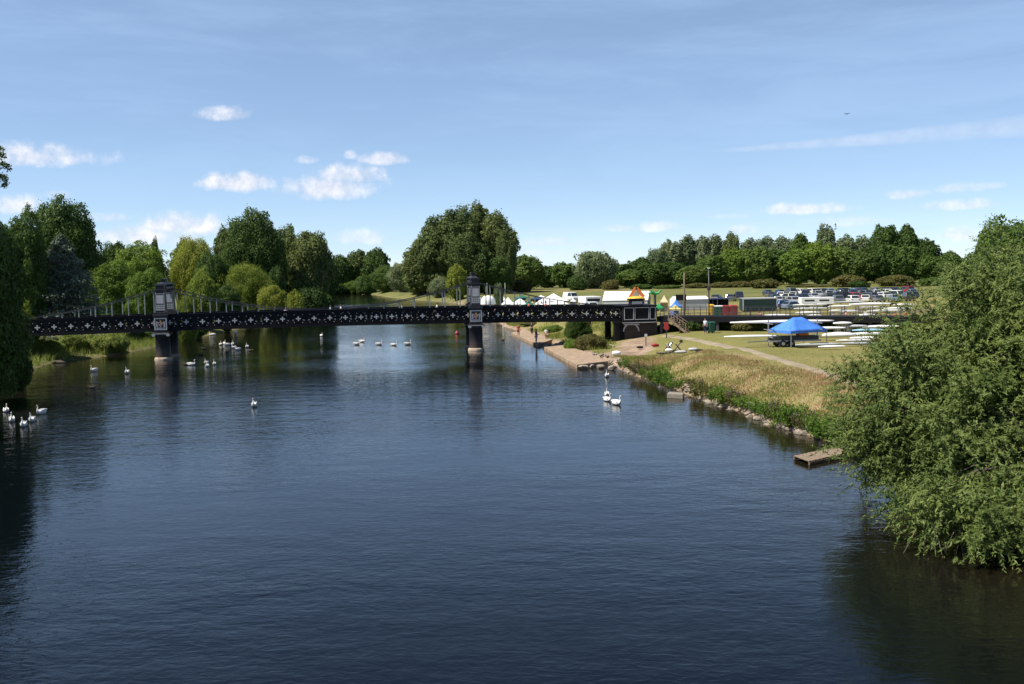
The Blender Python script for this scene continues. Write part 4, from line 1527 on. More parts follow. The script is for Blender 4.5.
# ------------------------------------------------------------------ raised walkway to the right of the bridge
BE = bridge.matrix_basis @ Vector((ax0 + 4.32, 0, 0))
VE = A(930, 318, 106)
vd = Vector((VE.x - BE.x, VE.y - BE.y, 0))
VL = vd.length
vz = 3.15
via = empty('raised_walkway', (BE.x, BE.y, 0), math.atan2(vd.y, vd.x), 'long low black walkway on posts running right from the bridge end', 'walkway')
mb = MB()
mb.box(0, VL, 0, 3.2, vz + 0.12, vz + 0.3)
mb.box(0, VL, -0.08, 0.1, vz - 0.35, vz + 0.32)
mb.box(0, VL, 3.1, 3.28, vz - 0.35, vz + 0.32)
mb.build('deck', M['black'], via)
for y_ in (0.0, 3.2):
    mb = MB()
    nP = int(VL / 1.5)
    for i in range(nP + 1):
        x_ = i * VL / nP
        mb.box(x_ - 0.035, x_ + 0.035, y_ - 0.035, y_ + 0.035, vz + 0.3, vz + 1.42)
    for z in (0.62, 1.0, 1.38):
        mb.bar((0, y_, vz + z), (VL, y_, vz + z), 0.035)
    mb.build('railing', M['dark_metal'], via)
for i in range(int(VL / 3.4) + 1):
    x_ = 0.5 + i * 3.4
    mb = MB()
    mb.box(x_ - 0.16, x_ + 0.16, 0.1, 0.42, 0.6, vz - 0.02)
    mb.box(x_ - 0.16, x_ + 0.16, 2.75, 3.07, 0.6, vz - 0.02)
    mb.box(x_ - 0.12, x_ + 0.12, 0.42, 2.75, vz - 0.5, vz - 0.2)
    mb.build('post', M['dark_metal'], via)
# scrub growing under the walkway
for i in range(15):
    t = 0.5 + i * VL * 0.95 / 15
    q = via.matrix_basis @ Vector((t, 2.0 + 1.2 * math.sin(i * 2.1), 0))
    crown, tr, H0, R0 = proto('bush', i % 3, ('dark', 'mid', 'olive')[i % 3] if i > 3 else 'dark', 1)
    zb = hz(q.x, q.y) - 0.05
    e = empty('shrub', (q.x, q.y, zb), i, ('dark', 'green', 'brownish')[i % 3] + ' shrub in the shade under the walkway, ' + ('near the steps' if i < 4 else 'behind the man in pale shirt' if i < 7 else 'left of the blue gazebo' if i < 10 else 'behind the blue gazebo' if i < 12 else 'towards the willow'), 'shrub', 'shrubs under the raised walkway')
    s = rnd.uniform(1.0, 1.5)
    e.scale = (s / R0, s / R0, rnd.uniform(0.9, 1.5) / H0)
    mesh_obj('crown', crown, e)
    mesh_obj('trunk', tr, e)
# steps down from the walkway
st = empty('timber_steps', via.matrix_basis @ Vector((1.6, -0.1, 0)), via.rotation_euler.z, 'brown timber steps with handrails leading off the walkway beside the abutment', 'steps')
stp, rails = MB(), MB()
gz = 1.55
for i in range(9):
    t = i / 8
    stp.box(0.3 + 1.9 * t, 0.3 + 1.9 * t + 0.32, -1.5, -0.05, vz + 0.2 - (vz - gz) * t - 0.06, vz + 0.2 - (vz - gz) * t)
for y_ in (-1.5, -0.05):
    stp.bar((0.2, y_, vz + 0.1), (2.5, y_, gz), 0.08, 0.25)
    rails.bar((-0.2, y_, vz + 1.3), (2.4, y_, gz + 1.1), 0.07)
    for t in (0, 0.33, 0.66, 1.0):
        rails.bar((0.25 + 2.1 * t, y_, vz + 0.1 - (vz - gz) * t - 0.3), (0.25 + 2.1 * t, y_, vz + 1.15 - (vz - gz) * t), 0.08)
stp.build('treads', M['wood'], st)
rails.build('handrail', M['wood'], st)

# ------------------------------------------------------------------ jetty and step at the near bank
jz = 0.22
ja, jb, jc, jd = P(794, 455.5, jz), P(809, 461, jz), P(858, 450, jz), P(842, 446, jz)
jo = empty('wooden_jetty', (ja.x, ja.y, 0), 0, 'weathered plank jetty standing in the water beside the near willow', 'jetty')
pl, lg = MB(), MB()
o = Vector((ja.x, ja.y, 0))
n = 26
for i in range(n):
    t0, t1 = i / n, (i + 0.86) / n
    a, b = ja.lerp(jd, t0) - o, ja.lerp(jd, t1) - o
    c, d = jb.lerp(jc, t1) - o, jb.lerp(jc, t0) - o
    dz = Vector((0, 0, -0.05))
    w = Vector((0, 0, rnd.uniform(-0.012, 0.012)))
    ps = [p + w for p in (a, b, c, d)]
    pl.add(ps + [p + dz for p in ps], [(0, 1, 2, 3), (7, 6, 5, 4), (0, 4, 5, 1), (1, 5, 6, 2), (2, 6, 7, 3), (3, 7, 4, 0)])
pl.build('planks', M['wood'], jo)
for s in (0.02, 0.3, 0.62, 0.95):
    for e0, e1 in ((ja, jd), (jb, jc)):
        p = e0.lerp(e1, s) - o
        lg = MB().tube([(p.x, p.y, -1.0), (p.x, p.y, jz - 0.055)], 0.07, 8)
        lg.build('leg', M['pole_wood'], jo)
mb = MB()
for e0, e1 in ((ja, jd), (jb, jc)):
    mb.bar(e0 - o + Vector((0, 0, -0.13)), e1 - o + Vector((0, 0, -0.13)), 0.08, 0.14)
mb.build('beam', M['pole_wood'], jo)
slab('stone_step', [(667, 393.5), (683, 394.5), (684, 392.5), (669, 391.5)], 0.33, 0.35, 'small pale stone step at the water among the bank plants', 'stone step', None, M['grey_concrete'])
q = P(57, 363, 0)
mb = MB()
mb.tube([(-0.9, 0, 0.02), (-0.3, 0.1, 0.12), (0.6, -0.1, 0.08), (1.1, 0.0, 0.0)], [0.12, 0.2, 0.18, 0.08], 8)
mb.tube([(0.2, 0, 0.1), (0.5, 0.3, 0.5), (0.6, 0.5, 0.6)], [0.08, 0.05, 0.02], 6)
o = mb.build('driftwood_log', M['bark'], None, True)
o.location = q
tag(o, 'dark waterlogged log lying in the water by the left bank', 'log')

# ------------------------------------------------------------------ swans and ducks
def skin_mesh(name, verts, edges, radii, m, levels=2, root=0):
    me_ = bpy.data.meshes.new(name)
    me_.from_pydata(verts, edges, [])
    ob = bpy.data.objects.new(name, me_)
    COL.objects.link(ob)
    ob.modifiers.new('skin', 'SKIN').use_smooth_shade = True
    for i, r in enumerate(radii):
        s = me_.skin_vertices[0].data[i]
        s.radius = r if isinstance(r, tuple) else (r, r)
        s.use_root = (i == root)
    ss = ob.modifiers.new('sub', 'SUBSURF')
    ss.levels = ss.render_levels = levels
    dg = bpy.context.evaluated_depsgraph_get()
    out = bpy.data.meshes.new_from_object(ob.evaluated_get(dg))
    bpy.data.objects.remove(ob)
    out.name = name
    out.materials.clear()
    out.materials.append(m)
    out.polygons.foreach_set('use_smooth', [True] * len(out.polygons))
    return out


def bird_meshes(kind):
    if kind == 'swan':
        V = [(0.62, 0, 0.2), (0.42, 0, 0.18), (0.1, 0, 0.17), (-0.22, 0, 0.17), (-0.42, 0, 0.22), (-0.5, 0, 0.36), (-0.43, 0, 0.52), (-0.4, 0, 0.68), (-0.46, 0, 0.8), (-0.55, 0, 0.8)]
        Rd = [0.03, (0.14, 0.11), (0.25, 0.2), (0.24, 0.19), (0.13, 0.13), 0.065, 0.05, 0.046, 0.056, 0.035]
    else:
        V = [(0.24, 0, 0.1), (0.16, 0, 0.08), (0.03, 0, 0.07), (-0.1, 0, 0.08), (-0.17, 0, 0.13), (-0.18, 0, 0.2), (-0.24, 0, 0.2)]
        Rd = [0.02, (0.07, 0.06), (0.11, 0.09), (0.1, 0.09), 0.055, 0.05, 0.02]
    m = M['feather'] if kind == 'swan' else M['feather_dark']
    body = skin_mesh('body', V, [(i, i + 1) for i in range(len(V) - 1)], Rd, m, 2, 2)
    k = 1.0 if kind == 'swan' else 0.42
    wings = []
    for s in (-1, 1):
        rings = []
        for i in range(9):
            t = i / 8
            x_ = (-0.3 + 0.98 * t) * k
            h = math.sin(math.pi * min(1, 0.12 + 0.88 * t)) ** 0.7
            ring = []
            for j in range(8):
                a = 2 * math.pi * j / 8
                ring.append((x_, s * (0.2 * (1 - 0.65 * t) + 0.05 * math.cos(a) * h) * k, (0.27 + 0.07 * t + 0.13 * math.sin(a) * (h + 0.05)) * k))
            rings.append(ring)
        wings.append(MB().loft(rings).mesh('wing', m, True))
    bz, bx = (0.79, -0.58) if kind == 'swan' else (0.195, -0.255)
    bk = MB().loft([[(bx + 0.02, 0.022 * math.cos(a) * 1.2, bz + 0.02 * math.sin(a)) for a in [j * math.pi / 3 for j in range(6)]],
                    [(bx - 0.1 * (1 if kind == 'swan' else 0.6), 0.015 * math.cos(a), bz - 0.03 + 0.008 * math.sin(a)) for a in [j * math.pi / 3 for j in range(6)]]]).mesh('beak', M['beak'], True)
    return body, wings, bk


BIRD = {k: bird_meshes(k) for k in ('swan', 'duck')}


def bird(kind, px, py, face, label, group, s=1.0):
    q = P(px, py, 0)
    e = empty(kind, (q.x, q.y, -0.01), R(face), label, 'swan' if kind == 'swan' else 'duck', group)
    e.scale = (s, s, s)
    b, w, k = BIRD[kind]
    mesh_obj('body', b, e)
    for x_ in w:
        mesh_obj('wing', x_, e)
    mesh_obj('beak', k, e)


SW = 'swans on the river'
for px, py, f, lb in (
        (6, 412, 127, 'white swan at the very left of the five by the left photo edge'),
        (12, 421.5, 115, 'white swan second from the left of the five by the left photo edge'),
        (24, 426.5, 102, 'white swan lowest and middle of the five by the left photo edge'),
        (32.5, 421.5, 98, 'white swan fourth from the left of the five by the photo edge'),
        (41.5, 414, 77, 'white swan rightmost of the five by the left photo edge'),
        (94, 371.5, 71, 'lone white swan left of the left pylon, the farther left of two'),
        (127.5, 373.5, 94, 'lone white swan nearest the left pylon on its left side'),
        (191.5, 365.3, 190, 'white swan at the left of the small group just right of the left pylon'),
        (206.5, 364, 85, 'white swan at the back of the small group right of the left pylon'),
        (207.5, 366.8, 94, 'white swan at the front of the small group right of the left pylon'),
        (214.5, 364.8, 98, 'white swan at the right of the small group right of the left pylon'),
        (212, 335.5, 0, 'white swan resting low in the shade under the bridge'),
        (235.5, 333, 77, 'white swan farthest back, just under the bridge'),
        (220.5, 345.2, 115, 'white swan leftmost of the flock under the main span'),
        (224.6, 344.3, 123, 'white swan second from left of the flock under the main span'),
        (227.2, 345.8, 56, 'white swan third from left of the flock under the main span'),
        (232.5, 344.9, 111, 'white swan in the centre back of the flock under the main span'),
        (234.2, 348.5, 64, 'white swan in the centre front of the flock under the main span'),
        (237.8, 350.4, 60, 'white swan nearest of the flock under the main span'),
        (247.2, 347.7, 94, 'white swan on its own at the right of the flock under the main span'),
        (254.5, 406.5, 92, 'lone white swan in open water in front of the bridge'),
        (321.5, 336.3, 123, 'white swan farthest out below the middle of the bridge'),
        (357, 344.8, 190, 'white swan leftmost in the line of five left of the right pylon'),
        (362, 342.2, 160, 'white swan second in the line of five left of the right pylon'),
        (379.3, 344.9, 190, 'white swan third in the line of five left of the right pylon'),
        (394, 345.6, 180, 'white swan fourth in the line of five left of the right pylon'),
        (408, 344.9, 200, 'white swan last in the line of five, nearest the right pylon'),
        (607.2, 377, 77, 'white swan close to the near landing stage'),
        (606.8, 396.3, 85, 'white swan at the back of the trio off the grassy bank'),
        (607.4, 401.3, 121, 'white swan front left of the trio off the grassy bank'),
        (616.7, 404.8, 123, 'white swan at the right of the trio off the grassy bank')):
    bird('swan', px, py, f, lb, SW, rnd.uniform(0.72, 0.84))
DK = 'ducks on the river'
for px, py, f, lb in ((204, 349.4, 20, 'dark duck farther back right of the left pylon'), (201, 355.4, 180, 'dark duck nearest the left pylon on its right'),
                      (227, 352.5, 70, 'dark duck in front of the swan flock under the main span'), (250, 351.3, 160, 'dark duck right of the swan flock'),
                      (92.5, 388.5, 10, 'small duck in front of the two lone swans on the left'), (186, 365, 0, 'small duck left of the swans by the left pylon'),
                      (503, 340.5, 160, 'small duck in open water right of the right pylon'), (48, 363, 0, 'small pale duck beside the floating log')):
    bird('duck', px, py, f, lb, DK, 1.3)
q = P(457, 334, 0)
mb = MB().lathe([(0.05, -0.2), (0.28, -0.1), (0.33, 0.1), (0.24, 0.32), (0.07, 0.42), (0.07, 0.52)], 14)
o = mb.build('buoy', M['red'], None, True)
o.location = q
tag(o, 'small red buoy floating left of the right pylon', 'buoy')

# bird in the sky
b_ = A(847, 114, 170)
e = empty('flying_bird', b_, R(40), 'tiny dark bird flying high in the clear sky at right', 'bird')
body = skin_mesh('body', [(-0.28, 0, 0), (0, 0, 0), (0.2, 0, 0.02), (0.3, 0, 0.02)], [(0, 1), (1, 2), (2, 3)], [0.03, 0.08, 0.05, 0.02], M['feather_dark'], 1, 1)
mesh_obj('body', body, e)
for s in (-1, 1):
    MB().add([(-0.1, 0, 0.03), (0.12, 0, 0.03), (0.1, s * 0.3, 0.16), (-0.02, s * 0.62, 0.06), (-0.08, s * 0.3, 0.14),
              (-0.1, 0, 0.015), (0.12, 0, 0.015), (0.1, s * 0.3, 0.145), (-0.02, s * 0.62, 0.05), (-0.08, s * 0.3, 0.125)],
             [(0, 1, 2, 3, 4), (9, 8, 7, 6, 5), (0, 5, 6, 1), (1, 6, 7, 2), (2, 7, 8, 3), (3, 8, 9, 4)]).build('wing', M['feather_dark'], e)

# ------------------------------------------------------------------ people
def body_mesh(pose):
    V = [(0, 0, .94), (0, -.01, 1.1), (0, 0, 1.3), (0, 0.01, 1.46), (0, 0, 1.53), (0, -.02, 1.6), (0, -.015, 1.7)]
    Rd = [(.15, .11), (.135, .1), (.16, .11), (.08, .07), .055, (.075, .085), (.07, .08)]
    E = [(i, i + 1) for i in range(6)]
    V.append((0, -.12, 1.6))
    Rd.append(.014)
    E.append((5, 7))                                  # nose
    sw = .16 if pose == 'walk' else 0.0
    for s in (-1, 1):
        k = len(V)
        f = s * sw
        arm = [(s * .18, .01, 1.41), (s * .23, .02 + f * .6, 1.13), (s * .25, -.05 + f, .9), (s * .25, -.07 + f, .83)]
        if pose == 'hold':
            arm = [(s * .18, .01, 1.41), (s * .23, -.02, 1.14), (s * .14, -.25, 1.08), (s * .11, -.31, 1.09)]
        V += arm
        Rd += [.06, .043, .03, (.035, .022)]
        E += [(2, k), (k, k + 1), (k + 1, k + 2), (k + 2, k + 3)]
        d = Vector(arm[3]) - Vector(arm[2])
        d.normalize()
        for j, (o_, l) in enumerate(((-.03, .075), (-.01, .09), (.01, .085), (.03, .065), (-.045, .045))):
            b = Vector(arm[3]) + Vector((0, o_, 0)) + d * (.03 if j < 4 else -.0)
            V.append(tuple(b + d * l + Vector((-s * .012, 0, 0))))
            Rd.append(.009)
            E.append((k + 3, len(V) - 1))
        k = len(V)
        V += [(s * .09, 0, .88), (s * .1, -f * .9 - .01, .5), (s * .1, -f * 1.6 + .02, .09), (s * .11, -f * 1.6 - .14, .035)]
        Rd += [.1, .062, .042, .035]
        E += [(0, k), (k, k + 1), (k + 1, k + 2), (k + 2, k + 3)]
    body = skin_mesh('body', V, E, Rd, M['skin'], 1, 0)
    al = [i for i, v in enumerate(V) if i in (0, 1, 2, 3)]
    arms = [8, 9, 8 + 13, 9 + 13]
    a1, a2 = 8, 8 + 13
    SV = [V[0], V[1], V[2], V[3], V[a1], V[a1 + 1], V[a2], V[a2 + 1]]
    SV[5] = tuple(Vector(V[a1]).lerp(Vector(V[a1 + 1]), .75))
    SV[7] = tuple(Vector(V[a2]).lerp(Vector(V[a2 + 1]), .75))
    shirt = skin_mesh('shirt', SV, [(0, 1), (1, 2), (2, 3), (2, 4), (4, 5), (2, 6), (6, 7)], [(.165, .125), (.155, .118), (.178, .128), (.085, .075), .08, .062, .08, .062], M['white'], 1, 0)
    l1, l2 = 17, 17 + 13
    out = {}
    for nm, q in (('trousers', 0.95), ('shorts', 0.85)):
        TV, TE, TR = [V[0]], [], [(.168, .128)]
        for l in (l1, l2):
            k = len(TV)
            if nm == 'trousers':
                TV += [V[l], V[l + 1], tuple(Vector(V[l + 1]).lerp(Vector(V[l + 2]), .95))]
                TR += [.115, .08, .065]
                TE += [(0, k), (k, k + 1), (k + 1, k + 2)]
            else:
                TV += [V[l], tuple(Vector(V[l]).lerp(Vector(V[l + 1]), .9))]
                TR += [.115, .09]
                TE += [(0, k), (k, k + 1)]
        out[nm] = skin_mesh(nm, TV, TE, TR, M['white'], 1, 0)
    hair = MB().loft([[(r * math.cos(a), -.005 + r * 1.12 * math.sin(a) + (.012 if z < 1.7 else 0), z) for a in [j * math.pi / 6 for j in range(12)]]
                      for r, z in ((.083, 1.635), (.092, 1.69), (.083, 1.74), (.055, 1.775), (.015, 1.788))]).mesh('hair', M['hair'], True)
    return body, shirt, out, hair


BODY = {p: body_mesh(p) for p in ('stand', 'walk', 'hold')}
CL = dict(white=(.75, .75, .73), pale=(.5, .56, .66), blue=(.05, .1, .3), navy=(.02, .03, .07), red=(.5, .06, .05), pink=(.65, .28, .26), orange=(.6, .16, .07),
          black=(.02, .02, .022), green=(.06, .2, .08), grey=(.25, .26, .27), yellow=(.6, .5, .1), tan=(.4, .3, .2), lilac=(.45, .38, .5))


def person(loc, face, top, legs, legcol, pose, label, group=None, h=1.0):
    e = empty('person', loc, R(face), label, 'person', group)
    e.scale = (h, h, h)
    b, s, t, hr = BODY[pose]
    mesh_obj('body', b, e)
    for me_, nm, c in ((s, 'shirt', top), (t[legs], legs, legcol)):
        o = mesh_obj(nm, me_, e)
        o.material_slots[0].link = 'OBJECT'
        o.material_slots[0].material = cloth('cloth_' + c, CL[c])
    mesh_obj('hair', hr, e)
    return e


def gperson(px, py, *a, **k):
    z = k.pop('z', None)
    q = ground(px, py) if z is None else P(px, py, z)
    return person((q.x, q.y, q.z), *a, **k)


gperson(518.5, 336.5, 20, 'orange', 'shorts', 'red', 'stand', 'person in an orange-red top standing on the far end of the landing stage', z=.36)
gperson(532, 334.5, -30, 'black', 'trousers', 'black', 'stand', 'person all in dark clothes standing at the back of the landing stage', z=.36)
gperson(536.3, 343.5, 60, 'blue', 'shorts', 'pale', 'hold', 'person in a blue top and pale shorts near the end of the far landing stage', z=.36)
gperson(546.5, 341, 10, 'white', 'trousers', 'tan', 'stand', 'person in a white top beside the clump above the landing stage')
gperson(705.3, 333.5, -40, 'pale', 'trousers', 'navy', 'stand', 'man in a pale shirt and dark trousers beside the green bin')
gperson(590, 328, 100, 'white', 'shorts', 'black', 'walk', 'walker in white seen under the bridge right of the dark shrub')
gperson(608, 326, -70, 'navy', 'shorts', 'grey', 'walk', 'walker in navy under the right end of the bridge')
BG = 'people crossing the bridge'
for px, top, c, pose, f, y_, lb in ((286, 0, 'lilac', 'stand', 0, 0.6, 'person in a lilac top leaning at the bridge rail, left of midspan'),
                                    (330.5, 0, 'pale', 'walk', 90, 1.6, 'person in a pale blue top walking over the bridge near midspan'),
                                    (341, 0, 'white', 'walk', 90, 2.4, 'person in white just right of the walker in pale blue on the bridge'),
                                    (402, 0, 'grey', 'walk', -90, 2.0, 'person in grey on the bridge between midspan and the right pylon'),
                                    (437, 0, 'white', 'walk', -90, 1.0, 'person in a white top on the bridge close left of the right pylon'),
                                    (529, 0, 'orange', 'walk', 90, 1.5, 'person in an orange top on the right side span of the bridge'),
                                    (546, 0, 'red', 'walk', 90, 2.5, 'person in red on the right side span of the bridge')):
    d = ray(px, 312)
    # where the ray's vertical plane meets the bridge line offset y_
    base = PL + U.orthogonal().normalized() * 0
    nrm = Vector((-U.y, U.x, 0))
    o0 = PL + nrm * y_
    t = (o0.x * U.y - o0.y * U.x) / (d.x * U.y - d.y * U.x)
    q = Vector((d.x * t, d.y * t, 0))
    lx = (q - o0).dot(U)
    person((q.x, q.y, deck_z(lx) + 0.6), math.degrees(ALPHA) + f, c, 'trousers', 'navy' if c != 'grey' else 'black', pose, lb, BG, rnd.uniform(0.95, 1.04))
VP = 'people on the grass behind the raised walkway'
for t, c, lb in ((8.5, 'pink', 'person in a pink top behind the walkway left of the lamp post'), (13.3, 'white', 'person in white behind the walkway above the green bin'),
                 (14.0, 'navy', 'person in navy behind the walkway right of the lamp post'), (17.0, 'grey', 'person in grey behind the walkway in front of the green container'),
                 (18.3, 'pink', 'person in a pink top behind the walkway in front of the container right end'), (20.2, 'white', 'person in white behind the walkway above the gazebo'),
                 (22.6, 'red', 'left one of three people in red behind the walkway right of the gazebo'), (23.6, 'orange', 'middle one of three people in red behind the walkway right of the gazebo'),
                 (24.6, 'red', 'right one of three people in red behind the walkway right of the gazebo'), (25.4, 'black', 'person in black beside the people in red behind the walkway'),
                 (26.8, 'white', 'person in white behind the walkway close to the willow')):
    q = via.matrix_basis @ Vector((t * 1.1 + .3, 13 + 5 * rnd.random(), 0))
    q.z = hz(q.x, q.y)
    person(q, rnd.choice([0, 90, -90, 180]), c, rnd.choice(['shorts', 'trousers']), rnd.choice(['navy', 'black', 'grey']), rnd.choice(['stand', 'walk']), lb, VP, rnd.uniform(.93, 1.04))
CG = 'crowd among the white tents'
cc = ['red', 'white', 'navy', 'pink', 'black', 'pale', 'red', 'green', 'white', 'grey', 'blue', 'tan', 'yellow', 'white', 'black', 'red']
for i, c in enumerate(cc):
    px = 484 + i * 4.1 + rnd.uniform(-1, 1)
    Y = rnd.uniform(186, 197)
    q = A(px, 310, Y)
    nm = 'between the pylon and the round white tents' if px < 500 else 'before the small white pavilions' if px < 522 else 'before the green tent' if px < 536 else 'before the large white tents'
    person((q.x, Y, hz(q.x, Y)), rnd.uniform(-180, 180), c, 'trousers', rnd.choice(['navy', 'black', 'grey', 'tan']), rnd.choice(['stand', 'walk']),
           'visitor in a %s top %s' % (c, nm), CG, rnd.uniform(.95, 1.08))

# ------------------------------------------------------------------ tents
def pavilion(px, top, hw, Y, m, label, eave=0.55, name='pavilion_tent', walls=True, round_=False, rot=None, depth=1.0):
    q = A(px, top, Y)
    zb = hz(q.x, Y)
    H = q.z - zb
    w = hw * Y / F
    rot = R(rnd.uniform(-12, 20)) if rot is None else R(rot)
    e = empty(name, (q.x, Y, zb), rot, label, 'tent', 'tents on the meadow beyond the bridge')
    ze = H * eave
    d = w * depth
    roof, leg, wl = MB(), MB(), MB()
    if round_:
        prof = [(w * math.cos(a) ** .8, ze + (H - ze) * math.sin(a) ** .85) for a in [k * math.pi / 2 / 7 for k in range(7)]] + [(0.03, H)]
        roof.lathe([(w, ze - 0.2)] + prof, 20)
    else:
        rings = []
        for t in (0, 0.0001, 0.35, 0.7, 1.0):
            s = (1 - t) ** 1.0 * 1.0
            s = max(s, 0.02)
            z = ze + (H - ze) * (t ** 1.25) - (0.22 if t == 0 else 0)
            rings.append([(-w * s, -d * s, z), (w * s, -d * s, z), (w * s, d * s, z), (-w * s, d * s, z)])
        roof.loft(rings)
    roof.build('roof', m, e)
    for sx in (-1, 1):
        for sy in (-1, 1):
            leg.bar((sx * w * .93 * (.7 if round_ else 1), sy * d * .93 * (.7 if round_ else 1), -0.1), (sx * w * .93 * (.7 if round_ else 1), sy * d * .93 * (.7 if round_ else 1), ze), 0.07)
    leg.build('leg_frame', M['metal'], e)
    if walls:
        k = .66 if round_ else .95
        wl.box(-w * k, w * k, d * k - .04, d * k, 0, ze)
        wl.box(-w * k - .02, -w * k + .02, -d * k, d * k - .05, 0, ze)
        wl.build('side_wall', m, e)
    return e


W_ = M['white']
pavilion(476, 296, 7, 205, W_, 'white dome tent partly hidden behind the right pylon', .66, round_=True)
pavilion(488, 295.5, 7.5, 198, W_, 'round white dome tent just right of the right pylon', .66, round_=True)
pavilion(503, 296, 4, 225, W_, 'small pale pavilion behind the sapling, farther back', .5)
pavilion(508, 297, 5.5, 196, W_, 'small pointed white pavilion right of the sapling', .5)
pavilion(520, 298, 8, 196, W_, 'white tent left of the green tent', .45)
pavilion(529, 300, 8, 178, M['green_fabric'], 'dark green tent between the white tents', .4)
pavilion(522, 295, 6, 250, M['green_fabric'], 'grey-green tent far behind the white tents', .5)
pavilion(537, 296, 6.5, 235, M['blue_dark'], 'dark striped tent behind the green tent', .55)
pavilion(541, 295, 4, 255, W_, 'small white tent top behind the dark striped tent', .5)
pavilion(544, 297.5, 9, 190, W_, 'white tent with a dark doorway right of the green tent', .42)
pavilion(553.5, 293.5, 13, 205, W_, 'tallest white peaked tent right of the green tent', .45)
pavilion(559, 299, 9, 182, W_, 'low white tent in front of the tallest white peaked tent', .6)
pavilion(573, 298.5, 3, 210, W_, 'tiny white tent alone left of the motorhome', .6)


def marquee(px, ridge, Y, length, depth, he, rot, label, m=W_):
    q = A(px, ridge, Y)
    zb = hz(q.x, Y)
    H = q.z - zb
    e = empty('marquee', (q.x, Y, zb), R(rot), label, 'tent', 'tents on the meadow beyond the bridge')
    roof = MB()
    roof.add([(-.1, -depth / 2 - .1, he), (length, -depth / 2 - .1, he), (length, 0, H), (-.1, 0, H), (-.1, depth / 2 + .1, he), (length, depth / 2 + .1, he),
              (-.1, -depth / 2 - .1, he - .05), (length, -depth / 2 - .1, he - .05), (length, 0, H - .05), (-.1, 0, H - .05), (-.1, depth / 2 + .1, he - .05), (length, depth / 2 + .1, he - .05)],
             [(0, 1, 2, 3), (3, 2, 5, 4), (9, 8, 7, 6), (10, 11, 8, 9), (0, 6, 7, 1), (4, 5, 11, 10), (0, 3, 9, 6), (3, 4, 10, 9), (1, 7, 8, 2), (2, 8, 11, 5)])
    roof.build('roof', m, e)
    g = MB()
    g.prism([(-depth / 2, 0), (depth / 2, 0), (depth / 2, he - .05), (0, H - .06), (-depth / 2, he - .05)], 0, .06)
    go = g.build('gable_wall', m, e)
    go.rotation_euler.z = R(90)
    s = MB()
    s.box(0.07, length - .1, -depth / 2, -depth / 2 + .05, 0, he - .06)
    s.box(0.07, length - .1, depth / 2 - .05, depth / 2, 0, he - .06)
    s.build('side_wall', M['wall_grey'], e)
    return e


marquee(605, 291.5, 182, 8.2, 5.0, 1.75, -14, 'long white marquee with grey side wall right of the motorhome')
marquee(673, 296.5, 175, 6.0, 4.0, 1.9, 6, 'long low white awning behind the blue and yellow stall')

# blue gazebo
gf, gr_, gl_ = Vector((25.7, 90.0, 0)), Vector((3.95, 2.1, 0)), Vector((-1.35, 2.75, 0))
gzb = hz(25.7, 90)
ge = empty('gazebo', (gf.x, gf.y, gzb), 0, 'bright blue pop-up gazebo over the boat trailer on the grass', 'gazebo')
he = A(793.7, 331.5, 90).z - gzb
hp = A(795, 317.5, 92).z - gzb
cn = [Vector((0, 0, 0)), gr_, gr_ + gl_, gl_]
ctr = (gr_ + gl_) / 2
ov = [(p - ctr) * 1.03 + ctr for p in cn]
ra, rb = ctr - gr_ * 0.13, ctr + gr_ * 0.13
rf = MB()
zv = Vector((0, 0, 1))
V = [p + zv * he for p in ov] + [ra + zv * hp, rb + zv * hp]
# slight sag on every slope
mids = {}


def slope(a, b, c, d=None, k=5):
    """patch from eave a-b up to ridge point(s) with a slight sag"""
    d = d or c
    vs, fs = [], []
    for i in range(k + 1):
        t = i / k
        for j in range(k + 1):
            s = j / k
            p = a.lerp(b, s).lerp(d.lerp(c, s), t)
            p.z -= 0.16 * math.sin(math.pi * t) * math.sin(math.pi * min(max(s, .0), 1))
            vs.append(p)
    for i in range(k):
        for j in range(k):
            fs.append((i * (k + 1) + j, i * (k + 1) + j + 1, (i + 1) * (k + 1) + j + 1, (i + 1) * (k + 1) + j))
    rf.add(vs, fs)


slope(V[0], V[1], V[5], V[4])
slope(V[1], V[2], V[5])
slope(V[2], V[3], V[4], V[5])
slope(V[3], V[0], V[4])
rfo = rf.build('canopy', M['blue_fabric'], ge, True)
so = rfo.modifiers.new('solid', 'SOLIDIFY')
so.thickness = 0.02
va = MB()
for i in range(4):
    a, b = ov[i], ov[(i + 1) % 4]
    va.bar(a + zv * (he - .09), b + zv * (he - .09), .02, .24)
va.build('valance', M['blue_fabric'], ge)
for i in range(4):
    MB().bar(cn[i] * 1 - zv * .1, cn[i] + zv * he, .06).build('leg', M['metal'], ge)
for i in range(4):
    mb = MB()
    a, b = cn[i] + zv * (he - .3), cn[(i + 1) % 4] + zv * (he - .3)
    mb.bar(a, a.lerp(b, .5) + zv * .25, .03)
    mb.bar(a.lerp(b, .5) + zv * .25, b, .03)
    mb.build('cross_brace', M['metal'], ge)

